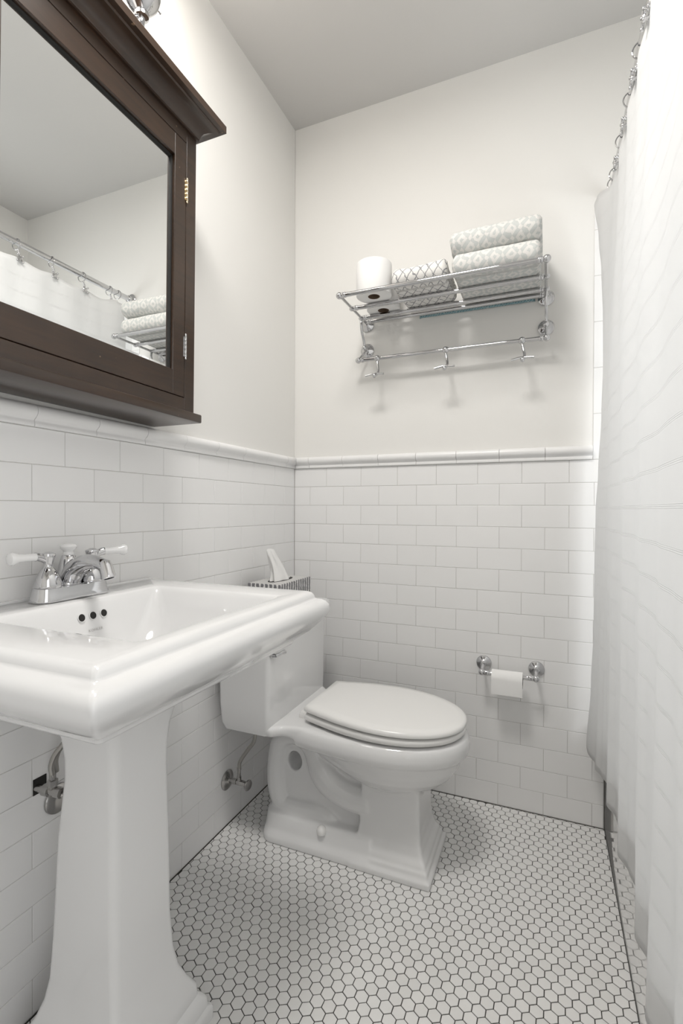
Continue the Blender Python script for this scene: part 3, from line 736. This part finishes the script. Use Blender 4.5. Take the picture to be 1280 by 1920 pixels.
# foot plinth running back
bw.rings([rrect(0.138, 0.52, TY - h, TY + h, (0.01, r, r, 0.01), z_) for h, r, z_ in ((0.1255, 0.045, 0.0), (0.1255, 0.045, 0.020), (0.113, 0.048, 0.040), (0.107, 0.05, 0.060), (0.100, 0.05, 0.078), (0.090, 0.05, 0.084))], True, True)
# web between the trapway legs, with the eye hole
out = smooth_path([(0.17, 0, 0.03), (0.155, 0, 0.15), (0.165, 0, 0.25), (0.20, 0, 0.315), (0.27, 0, 0.330)], 5) + [Vector((0.34, 0, 0.34)), Vector((0.50, 0, 0.34)), Vector((0.52, 0, 0.03))]
bm = bmesh.new()
def loop(pts):
    vs = [bm.verts.new(p) for p in pts]; return [bm.edges.new((vs[i], vs[(i + 1) % len(vs)])) for i in range(len(vs))]
es = loop([Vector((p.x, TY - 0.052, p.z)) for p in out])
es += loop([Vector((0.232 + 0.025 * math.cos(2 * PI * i / 20), TY - 0.052, 0.240 + 0.032 * math.sin(2 * PI * i / 20))) for i in range(20)])
bmesh.ops.triangle_fill(bm, edges=es, use_beauty=True)
ex = bmesh.ops.extrude_face_region(bm, geom=list(bm.faces))
for v in ex['geom']:
    if isinstance(v, bmesh.types.BMVert): v.co.y += 0.104
bmesh.ops.recalc_face_normals(bm, faces=bm.faces)
bm.verts.index_update()
bw.add([v.co[:] for v in bm.verts], [[v.index for v in f.verts] for f in bm.faces]); bm.free()
# trapway: arch, rear leg and the low outlet
arch = smooth_path([(0.50, TY, 0.170), (0.43, TY, 0.172), (0.36, TY, 0.200), (0.315, TY, 0.255), (0.285, TY, 0.305), (0.232, TY, 0.328), (0.182, TY, 0.305), (0.164, TY, 0.25), (0.162, TY, 0.16), (0.185, TY, 0.095), (0.25, TY, 0.085), (0.32, TY, 0.088), (0.372, TY, 0.066), (0.40, TY, 0.02)], 5)
m_ = len(arch); rad = []
for i, p_ in enumerate(arch):
    s = i / (m_ - 1)
    rad.append(0.034 if p_.z > 0.2 and p_.x < 0.32 else 0.050 if s < 0.25 else 0.036)
for k in range(3): rad = [rad[0]] + [(rad[i - 1] + rad[i] + rad[i + 1]) / 3 for i in range(1, m_ - 1)] + [rad[-1]]
for dy in (-0.042, 0.042):
    bw.tube([Vector((p_.x, p_.y + dy, p_.z)) for p_ in arch], rad, 14)
body = bw.build('bowl_and_base', 'porc', t, smooth=0)
rm = body.modifiers.new('fuse', 'REMESH'); rm.mode = 'VOXEL'; rm.voxel_size = 0.0036; rm.use_smooth_shade = True
sm = body.modifiers.new('soften', 'SMOOTH'); sm.factor = 0.5; sm.iterations = 10
# seat and lid
def lid(g, z_):   # the closed lid rises slightly towards its hinges
    return [(x, y, z + 0.016 * max(0.0, (z - 0.40) / 0.05) * (0.78 - x) / 0.48) for x, y, z in egg(0.302 + g, 0.780 - g, 0.176 - g, z_, 0.545, 0.124 - g)]
MB().rings([lid(0.012, 0.4085), lid(0.006, 0.4105), lid(0.002, 0.416), lid(0.002, 0.423), lid(0.006, 0.4275), lid(0.03, 0.4285)], True, True).build('seat', 'seat', t, smooth=50)
MB().rings([lid(0.006, 0.4320), lid(0.001, 0.4340), lid(0.0, 0.4385), lid(0.002, 0.4440), lid(0.008, 0.4475), lid(0.03, 0.4495), lid(0.10, 0.4505)], True, True).build('seat_lid', 'seat', t, smooth=50)
for sg in (-1, 1):
    MB().rings([rrect(0.268, 0.296, TY + sg * 0.075 - 0.017, TY + sg * 0.075 + 0.017, 0.005, z_) for z_ in (0.404, 0.418)] + [rrect(0.272, 0.292, TY + sg * 0.075 - 0.013, TY + sg * 0.075 + 0.013, 0.005, 0.424)], True, True).build('seat_hinge', 'seat', t)
    MB().lathe([(0.0150, 0.064), (0.0155, 0.071), (0.0135, 0.080), (0.008, 0.0855), (0.002, 0.087)], (0.355, TY + sg * 0.103, 0), n=20).build('bolt_cap', 'seat', t)
    MB().lathe([(0.006, 0.4055), (0.006, 0.4115)], (0.66, TY + sg * 0.125, 0), n=12).build('seat_bumper', 'seat', t)

# toilet supply
t = thing('toilet_supply_valve', 'chrome angle stop valve with hose on the wall by the toilet', 'valve', (0, -0.478, 0.154))
MB().lathe([(0.0325, 0.0), (0.0325, 0.003), (0.029, 0.006), (0.018, 0.010), (0.011, 0.012), (0.009, 0.014)], (0.0006, -0.478, 0.154), (1, 0, 0), 32).build('wall_flange', 'dullchrome', t)
MB().lathe([(0.0065, 0.0), (0.0065, 0.016), (0.0095, 0.0165), (0.0095, 0.030), (0.007, 0.0305), (0.007, 0.034), (0.0095, 0.0345), (0.0095, 0.056), (0.0085, 0.057), (0.0085, 0.066), (0.006, 0.068)], (0.010, -0.478, 0.156), (1, 0, 0), 8).build('valve_body', 'dullchrome', t, smooth=25)
MB().lathe([(0.0075, 0), (0.0075, 0.016), (0.0058, 0.017), (0.0058, 0.038), (0.0068, 0.039), (0.0068, 0.046)], (0.050, -0.478, 0.160), (0, 0, 1), 14).build('riser_fitting', 'dullchrome', t)
MB().lathe([(0.004, 0), (0.004, 0.008), (0.0165, 0.010), (0.0180, 0.0125), (0.0165, 0.015), (0.004, 0.016)], (0.074, -0.478, 0.155), (1, -0.15, 0), 22).build('valve_handle', 'dullchrome', t)
MB().tube(smooth_path([(0.050, -0.478, 0.203), (0.052, -0.478, 0.222), (0.066, -0.480, 0.246), (0.092, -0.485, 0.280), (0.116, -0.488, 0.315), (0.122, -0.49, 0.372)]), 0.0062, 12).build('supply_hose', 'braid', t)

# ------------------------------------------------------------------ tissue box on the tank
BX0, BX1, BY0, BY1, BZ0, BZ1 = 0.052, 0.178, -0.432, -0.203, 0.7352, 0.8195
t = thing('tissue_box', 'grey and white striped tissue box on the toilet tank', 'tissue box', ((BX0 + BX1) / 2, (BY0 + BY1) / 2, BZ0))
MB().box((BX0, BY0, BZ0), (BX1, BY1, BZ1)).build('carton', 'card', t, bevel=0.001, seg=1)
MB().rings([rrect(BX0 + 0.004, BX1 - 0.004, BY0 + 0.004, BY1 - 0.004, 0.002, BZ1 - 0.001), rrect(BX0 + 0.004, BX1 - 0.004, BY0 + 0.004, BY1 - 0.004, 0.002, BZ1 + 0.0004)], True, True).build('carton_top', 'cardtop', t)
MB().rings([[(0.115 + 0.028 * math.cos(a) , -0.318 + 0.075 * math.sin(a), z_) for a in [2 * PI * i / 28 for i in range(28)]] for z_ in (BZ1, BZ1 + 0.0009)], True, True).build('slot', 'black', t)
ts = MB(); rows = []
for k in range(26):
    s = k / 25
    zc = BZ1 + 0.0008 + 0.112 * s
    cy = -0.318 + 0.004 * s - 0.052 * s + 0.006 * math.sin(s * 5)
    cx = 0.115 - 0.012 * s
    ln = 0.036 * (1 - s) ** 1.3 + 0.0205; th = 0.016 * (1 - s) ** 0.8 + 0.0045
    ring = []
    for j in range(40):
        a = 2 * PI * j / 40
        rr = 1 + 0.16 * math.sin(5 * a + 2.2 * s) + 0.08 * math.sin(9 * a - 3 * s)
        zz = zc + 0.003 * s * math.cos(a + 0.8) - (0.012 * max(0, math.sin(a)) * (1 - s) if s > 0.05 else 0)
        ring.append((cx + th * rr * math.cos(a), cy + ln * rr * math.sin(a), max(zz, BZ1 + 0.0006)))
    rows.append(ring)
ts.rings(rows, True, True); ts.build('tissue', 'paper', t, smooth=70)

# ------------------------------------------------------------------ toilet paper holder and roll
t = thing('paper_holder', 'chrome toilet paper holder on the tiled end wall', 'paper holder', (0.876, 0, 0.512))
BYY, BZZ = -0.066, 0.4985
for xx in (0.787, 0.9655):
    p_ = MB().lathe([(0.0270, 0.0005), (0.0272, 0.003), (0.0255, 0.0055), (0.0235, 0.006), (0.021, 0.0085), (0.0175, 0.0095), (0.014, 0.013), (0.0085, 0.016), (0.0065, 0.020)], (xx, 0, 0.513), (0, -1, 0), 36)
    p_.tube(smooth_path([(xx, -0.016, 0.513), (xx, -0.035, 0.512), (xx, -0.052, 0.506), (xx, BYY, BZZ)]), 0.0062, 14)
    p_.sphere((xx, BYY, BZZ), 0.0118, 18)
    p_.build('post', 'chrome', t, smooth=40)
    sg = 1 if xx < 0.9 else -1
    MB().lathe([(0.0085, 0.008), (0.0095, 0.011), (0.0095, 0.014), (0.0075, 0.016), (0.0090, 0.018), (0.0090, 0.021), (0.0078, 0.023), (0.0078, 0.030)], (xx, BYY, BZZ), (sg, 0, 0), 20).build('bar_end', 'chrome', t)
MB().tube([(0.80, BYY, BZZ), (0.953, BYY, BZZ)], 0.0072, 16).build('bar', 'chrome', t)
t = thing('toilet_paper', 'nearly used toilet paper sheet hanging on the chrome holder', 'toilet paper', (0.872, BYY, BZZ))
RX0, RX1, RR = 0.8215, 0.9235, 0.0275
MB().lathe([(0.0205, 0), (RR - 0.001, 0), (RR, 0.001), (RR, RX1 - RX0 - 0.001), (RR - 0.001, RX1 - RX0), (0.0205, RX1 - RX0)], (RX0, BYY, BZZ - 0.0125), (1, 0, 0), 36, cap=False).build('roll', 'paper', t)
MB().lathe([(0.0195, 0.001), (0.0206, 0.001), (0.0206, RX1 - RX0 - 0.001), (0.0195, RX1 - RX0 - 0.001)], (RX0, BYY, BZZ - 0.0125), (1, 0, 0), 28, cap=False).build('core', 'core', t)
prof = [(BYY - (RR + 0.0006) * math.sin(a), BZZ - 0.0125 + (RR + 0.0006) * math.cos(a)) for a in [PI * 0.5 * i / 8 for i in range(9)]] + [(BYY - RR - 0.0010, BZZ - 0.03), (BYY - RR - 0.0015, BZZ - 0.045), (BYY - RR - 0.001, BZZ - 0.062)]
sh = MB(); sh.rings([[(RX0 + 0.0005, y_, z_) for y_, z_ in prof] + [(RX0 + 0.0005, y_ + 0.0005, z_) for y_, z_ in reversed(prof)], [(RX1 - 0.0005, y_, z_) for y_, z_ in prof] + [(RX1 - 0.0005, y_ + 0.0005, z_ - 0.001) for y_, z_ in reversed(prof)]], True, True)
sh.build('sheet', 'paper', t, smooth=40)

# ------------------------------------------------------------------ towel rack
XL, XRR = 0.3295, 0.9905; RZ = 1.815
t = thing('towel_rack', 'chrome towel rack with four shelf bars and a hook rail', 'towel rack', (0.66, 0, 1.70))
RY = [-0.286, -0.168, -0.071, -0.026]
for y_ in RY:
    MB().tube([(XL + 0.006, y_, RZ), (XRR - 0.006, y_, RZ)], 0.0078, 16).build('shelf_bar', 'chrome', t)
LB = (-0.066, 1.6535)
MB().tube([(XL - 0.012, *LB), (XRR + 0.0, *LB)], 0.0072, 16).build('hook_rail', 'chrome', t)
for xx, sg in ((XL, 1), (XRR, -1)):
    ar = MB().tube([(xx, RY[0], RZ), (xx, -0.015, RZ)], 0.0052, 14)
    ar.sphere((xx - sg * 0.002, RY[0], RZ), 0.0118, 18)
    for y_ in RY[1:3]: ar.sphere((xx - sg * 0.002, y_, RZ), 0.0098, 16)
    for y_ in RY: ar.lathe([(0.0085, 0.009), (0.010, 0.011), (0.010, 0.014), (0.008, 0.016), (0.0095, 0.018), (0.0095, 0.021), (0.008, 0.023)], (xx, y_, RZ), (sg, 0, 0), 18)
    ar.tube(smooth_path([(xx, RY[2], RZ), (xx, RY[2] - 0.004, RZ - 0.025), (xx, RY[2] + 0.006, RZ - 0.055), (xx, RY[2] + 0.026, RZ - 0.08), (xx, -0.036, 1.712)]), 0.0052, 12)
    ar.sphere((xx, -0.036, 1.709), 0.0115, 16)
    ar.tube([(xx, -0.036, 1.709), (xx, -0.010, 1.709)], 0.0058, 12)
    ex_ = xx - sg * 0.012 if sg > 0 else xx
    ar.tube(smooth_path([(xx, -0.036, 1.705), (xx, -0.040, 1.690), (ex_, -0.052, 1.668), (ex_, LB[0], LB[1])]), 0.0046, 12)
    ar.sphere((ex_ - sg * 0.002, *LB), 0.0118, 18)
    ar.lathe([(0.0085, 0.009), (0.0098, 0.011), (0.0098, 0.014), (0.008, 0.016), (0.0095, 0.018), (0.0075, 0.021)], (ex_, *LB), (sg, 0, 0), 18)
    ar.build('bracket', 'chrome', t, smooth=40)
    for z_ in (1.812, 1.709):
        MB().lathe([(0.0270, -0.0005), (0.0272, 0.003), (0.0250, 0.0055), (0.022, 0.0075), (0.015, 0.011), (0.009, 0.014), (0.007, 0.018)], (xx, 0, z_), (0, -1, 0), 36).build('wall_flange', 'chrome', t, smooth=40)
for xx in (0.392, 0.654, 0.9145):
    hk = MB().sphere((xx, *LB), 0.0128, 18)
    hk.tube(smooth_path([(xx, LB[0], LB[1] - 0.008), (xx + 0.004, LB[0] - 0.004, LB[1] - 0.028), (xx + 0.009, LB[0] - 0.012, LB[1] - 0.052), (xx + 0.007, LB[0] - 0.026, LB[1] - 0.070), (xx + 0.004, LB[0] - 0.042, LB[1] - 0.074)]), 0.0048, 12)
    hk.tube(smooth_path([(xx - 0.032, LB[0] - 0.044, LB[1] - 0.076), (xx + 0.004, LB[0] - 0.040, LB[1] - 0.0695), (xx + 0.040, LB[0] - 0.044, LB[1] - 0.0735)]), 0.0042, 12)
    hk.sphere((xx + 0.004, LB[0] - 0.044, LB[1] - 0.078), 0.0072, 14, (1, 1, 1.2))
    hk.build('hook', 'chrome', t, smooth=60)

# ------------------------------------------------------------------ towels and rolls on the rack
RT = RZ + 0.0082
def folded(name, label, m, x0, x1, y0, y1, z0, z1, seed, cat='towel', group=None, front=0.5, taper=0.0, curl=0.0):
    """a towel folded into a thick pad: profile in y-z with a round fold at the front, swept along x"""
    h = (z1 - z0) / 2; zc = (z0 + z1) / 2; r = h * (0.5 + front)
    prof = []
    yr = y0 + h
    for i in range(15): a = PI * 1.5 - PI * i / 14; prof.append((yr + h * 1.0 * math.cos(a), zc + h * math.sin(a)))
    for i in range(1, 13): prof.append((yr + (y1 - 0.004 - yr) * i / 12, z1))
    for i in range(1, 5): prof.append((y1, z1 - (z1 - z0) * i / 5))
    for i in range(1, 13): prof.append((y1 - 0.004 - (y1 - 0.004 - yr) * i / 13, z0))
    per = [0.0]
    for a, b in zip(prof, prof[1:]): per.append(per[-1] + math.hypot(b[0] - a[0], b[1] - a[1]))
    n = len(prof); nx = 44; vs = []; uvs = []
    xs = []
    for i in range(nx + 1):
        s = i / nx; e = min(s, 1 - s) * (x1 - x0)
        shrink = 1 - (0.30 * (1 - min(1, e / 0.014)) ** 2)
        x = x0 + (x1 - x0) * s
        for j, (y_, z_) in enumerate(prof):
            k = zc + (z_ - zc) * shrink
            yy = y_ + (0.012 * (1 - min(1, e / 0.014)) ** 2 if y_ < yr else 0)
            nn = noise.noise(Vector((x * 14 + seed, y_ * 12, z_ * 14))) * 0.0042 + noise.noise(Vector((x * 45, y_ * 40 + seed, z_ * 45))) * 0.0016
            top = max(0.0, (z_ - zc) / h)
            k += nn * (0.35 if z_ < zc - h * 0.8 else 1.0) + curl * top * s ** 6 * max(0, min(1, (yr + 0.03 - y_) / 0.05))
            if z_ < zc - h * 0.8: k = max(k, z0)
            vs.append((x + nn * 0.6, yy + nn * 0.8, k + (taper * (s - 0.5))))
            uvs.append((x, per[j]))
    fs = []
    for i in range(nx):
        for j in range(n):
            k = (j + 1) % n; fs.append((i * n + j, (i + 1) * n + j, (i + 1) * n + k, i * n + k))
    fs.append(tuple(range(n))); fs.append(tuple(nx * n + j for j in range(n - 1, -1, -1)))
    me = bpy.data.meshes.new(name); me.from_pydata(vs, [], fs)
    ul = me.uv_layers.new(name='UVMap')
    for p_ in me.polygons:
        for li in p_.loop_indices: ul.data[li].uv = uvs[me.loops[li].vertex_index]
    me.polygons.foreach_set('use_smooth', [True] * len(me.polygons)); me.materials.append(M[m]); me.set_sharp_from_angle(angle=math.radians(60))
    bm = bmesh.new(); bm.from_mesh(me); bmesh.ops.recalc_face_normals(bm, faces=bm.faces); bm.to_mesh(me); bm.free()
    o = bpy.data.objects.new(name, me); C.objects.link(o)
    return tag(o, label, cat, group)
g = 'folded towels on the chrome rack'
folded('folded_towel', 'lower of two large grey green lozenge towels stacked on the rack', 'towel_loz', 0.712, 0.974, -0.276, -0.02, RT + 0.0005, RT + 0.0735, 3, group=g)
folded('folded_towel', 'upper of two large grey green lozenge towels stacked on the rack', 'towel_loz', 0.704, 0.978, -0.272, -0.022, RT + 0.0775, RT + 0.1500, 11, group=g, taper=0.006)
folded('folded_towel', 'small cream towel with grey diamond lines between rolls and large towels', 'towel_lat', 0.506, 0.690, -0.262, -0.05, RT + 0.0005, RT + 0.070, 23, group=g, curl=0.012)
folded('folded_cloth', 'thin teal patterned cloth on the rearmost rack bar below the towels', 'towel_teal', 0.545, 0.955, -0.0155, -0.0035, RZ - 0.010, RZ + 0.004, 31, cat='cloth')
for (x_, y_, lab) in ((0.430, -0.215, 'front of two white toilet paper rolls standing on the rack'), (0.424, -0.088, 'toilet paper roll nearer the wall on the chrome rack')):
    t = thing('toilet_paper_roll', lab, 'toilet roll', (x_, y_, RT), 'toilet rolls on the chrome rack')
    R_, H_ = 0.0625, 0.112
    MB().lathe([(0.021, 0.0005), (R_ - 0.003, 0.0005), (R_ - 0.0008, 0.0015), (R_, 0.004), (R_, H_ - 0.004), (R_ - 0.0008, H_ - 0.0012), (R_ - 0.003, H_), (0.021, H_), (0.021, 0.0005)], (x_, y_, RT), (0, 0, 1), 48, cap=False).build('paper', 'paper', t, smooth=40)
    MB().lathe([(0.0200, 0.0006), (0.0209, 0.0006), (0.0209, H_ - 0.001), (0.0200, H_ - 0.001), (0.0200, 0.0006)], (x_, y_, RT), (0, 0, 1), 32, cap=False).build('core', 'core', t)

# ------------------------------------------------------------------ shower rod, rings, curtain
ROX, ROZ = 1.19, 2.115
t = thing('shower_rod', 'chrome shower curtain rod running along the bathtub', 'curtain rod', (ROX, 0, ROZ))
MB().tube([(ROX, -0.012, ROZ), (ROX, -1.612, ROZ)], 0.0125, 20).build('rod', 'chrome', t)
for y_, sg in ((0.0, -1), (-1.619, 1)):
    MB().lathe([(0.029, 0.001), (0.029, 0.004), (0.024, 0.008), (0.017, 0.011), (0.016, 0.024)], (ROX, y_, ROZ), (0, sg, 0), 32).build('rod_flange', 'chrome', t)
NAMES = ['nearest the back wall', 'second from the back wall', 'third from the back wall', 'fourth from the back wall', 'fifth from the back wall']
CT = 2.052
def ring_thing(y_, label, tilt):
    t = thing('curtain_ring', label, 'curtain ring', (ROX, y_, ROZ), 'curtain rings on the shower rod')
    rx = 0.021
    MB().torus((ROX - 0.001, y_, ROZ - 0.008), rx, 0.0018, (0.15 * tilt, 1, 0), 32, 8).build('ring', 'chrome', t)
    ch = MB()
    for k in range(4): ch.sphere((ROX - 0.008 - 0.003 * k, y_ + 0.001, ROZ - 0.031 - 0.0065 * k), 0.0040, 10)
    ch.build('bead_chain', 'chrome', t)
    c = Vector((ROX - 0.024, y_, ROZ - 0.068))
    kn = MB().lathe([(0.004, 0), (0.004, 0.008), (0.0095, 0.0095), (0.0105, 0.012), (0.0085, 0.0145), (0.002, 0.016)], c + Vector((0.013, 0, 0)), (-1, 0, 0), 18)
    for a in range(4):
        d = Vector((0, math.cos(a * PI / 2 + 0.785), math.sin(a * PI / 2 + 0.785)))
        kn.tube([c + d * 0.004, c + d * 0.014], [0.0036, 0.0028], 10).sphere(c + d * 0.0155, 0.0042, 10)
    kn.build('cross_knob', 'chrome', t)
    MB().tube(smooth_path([(ROX - 0.011, y_, ROZ - 0.060), (ROX - 0.004, y_, ROZ - 0.066), (ROX + 0.004, y_, ROZ - 0.078), (ROX - 0.002, y_, ROZ - 0.088)]), 0.0016, 8).build('pin', 'chrome', t)
ry = [-0.137 - 0.1465 * k for k in range(10)]
for k, y_ in enumerate(ry):
    lab = ('curtain ring with a cross knob, ' + NAMES[k]) if k < 5 else 'curtain ring with a cross knob nearer the viewer, number %s from the back wall' % ['sixth', 'seventh', 'eighth', 'ninth', 'tenth'][k - 5]
    if k >= 5: lab = 'curtain ring with a cross knob, %s from the back wall' % ['sixth', 'seventh', 'eighth', 'ninth', 'tenth'][k - 5]
    ring_thing(y_, lab, math.sin(k * 2.3))
lo_ = MB().torus((ROX - 0.001, -0.088, ROZ - 0.008), 0.021, 0.0018, (0.1, 1, 0), 32, 8).build('spare_ring', 'chrome')
tag(lo_, 'plain chrome ring without a knob at the wall end of the rod', 'curtain ring')

HEM = [(-0.050, 1.123), (-0.075, 1.128), (-0.092, 1.143), (-0.14, 1.150), (-0.188, 1.137), (-0.225, 1.150), (-0.263, 1.160), (-0.320, 1.160), (-0.387, 1.147), (-0.442, 1.163), (-0.514, 1.166), (-0.591, 1.149), (-0.640, 1.164), (-0.690, 1.172),
       (-0.760, 1.160), (-0.815, 1.151), (-0.86, 1.164), (-0.915, 1.160), (-0.975, 1.142), (-1.05, 1.165), (-1.12, 1.150), (-1.2, 1.168), (-1.28, 1.148), (-1.36, 1.166), (-1.46, 1.15), (-1.60, 1.165)]
HEM = sorted((-y_, x_) for y_, x_ in HEM)
EDGE = [(-2.06, 1.131), (-1.95, 1.147), (-1.83, 1.157), (-1.69, 1.163), (-1.55, 1.164), (-1.38, 1.160), (-1.20, 1.152), (-1.07, 1.1455), (-0.90, 1.143), (-0.68, 1.1415), (-0.50, 1.135), (-0.29, 1.123)]
NY, NZ = 320, 90
vs = []; fs = []
for j in range(NZ + 1):
    tt = j / NZ
    for i in range(NY + 1):
        s = i / NY
        ye = interp([(0, -0.105), (0.08, -0.075), (0.22, -0.045), (1, -0.045)], tt)
        y_ = ye + (-1.6 - ye) * s
        ph = (y_ - ry[0]) / 0.1465
        top = 1.178 + 0.004 * math.cos(2 * PI * ph) - 0.004
        # the free end curls out into the room
        e = max(0.0, min(1.0, (y_ + 0.215) / 0.12)); e = e * e * (3 - 2 * e)
        top = top * (1 - e) + 1.127 * e
        mid = 1.158 + 0.003 * math.sin(2 * PI * y_ / 0.24 + 1.0) - 0.010 * e
        hem = interp(HEM, -y_)
        if tt < 0.35:
            u = tt / 0.35; u = u * u * (3 - 2 * u); x_ = top * (1 - u) + mid * u
        else:
            u = (tt - 0.35) / 0.65; u = u ** 1.7; x_ = mid * (1 - u) + hem * u
        ez = interp(EDGE, -(CT + (0.290 - CT) * tt))
        e2 = max(0.0, min(1.0, (y_ + 0.20) / 0.13)); e2 = e2 * e2 * (3 - 2 * e2)
        x_ = x_ * (1 - e2) + ez * e2
        sag = 0.012 * (0.5 - 0.5 * math.cos(2 * PI * ph)) * max(0, 1 - tt * 6) if y_ < -0.137 else 0.010 * e * max(0, 1 - tt * 6)
        z_ = CT - sag + (0.290 - CT) * tt + (0.004 * math.sin(9 * y_) * tt)
        vs.append((x_, y_, z_))
for j in range(NZ):
    for i in range(NY):
        a = j * (NY + 1) + i; fs.append((a, a + 1, a + NY + 2, a + NY + 1))
cu = MB().add(vs, fs).build('shower_curtain', 'curtain', smooth=180)
so = cu.modifiers.new('cloth_thickness', 'SOLIDIFY'); so.thickness = 0.0012
tag(cu, 'white woven shower curtain hanging in soft folds beside the bathtub', 'shower curtain')
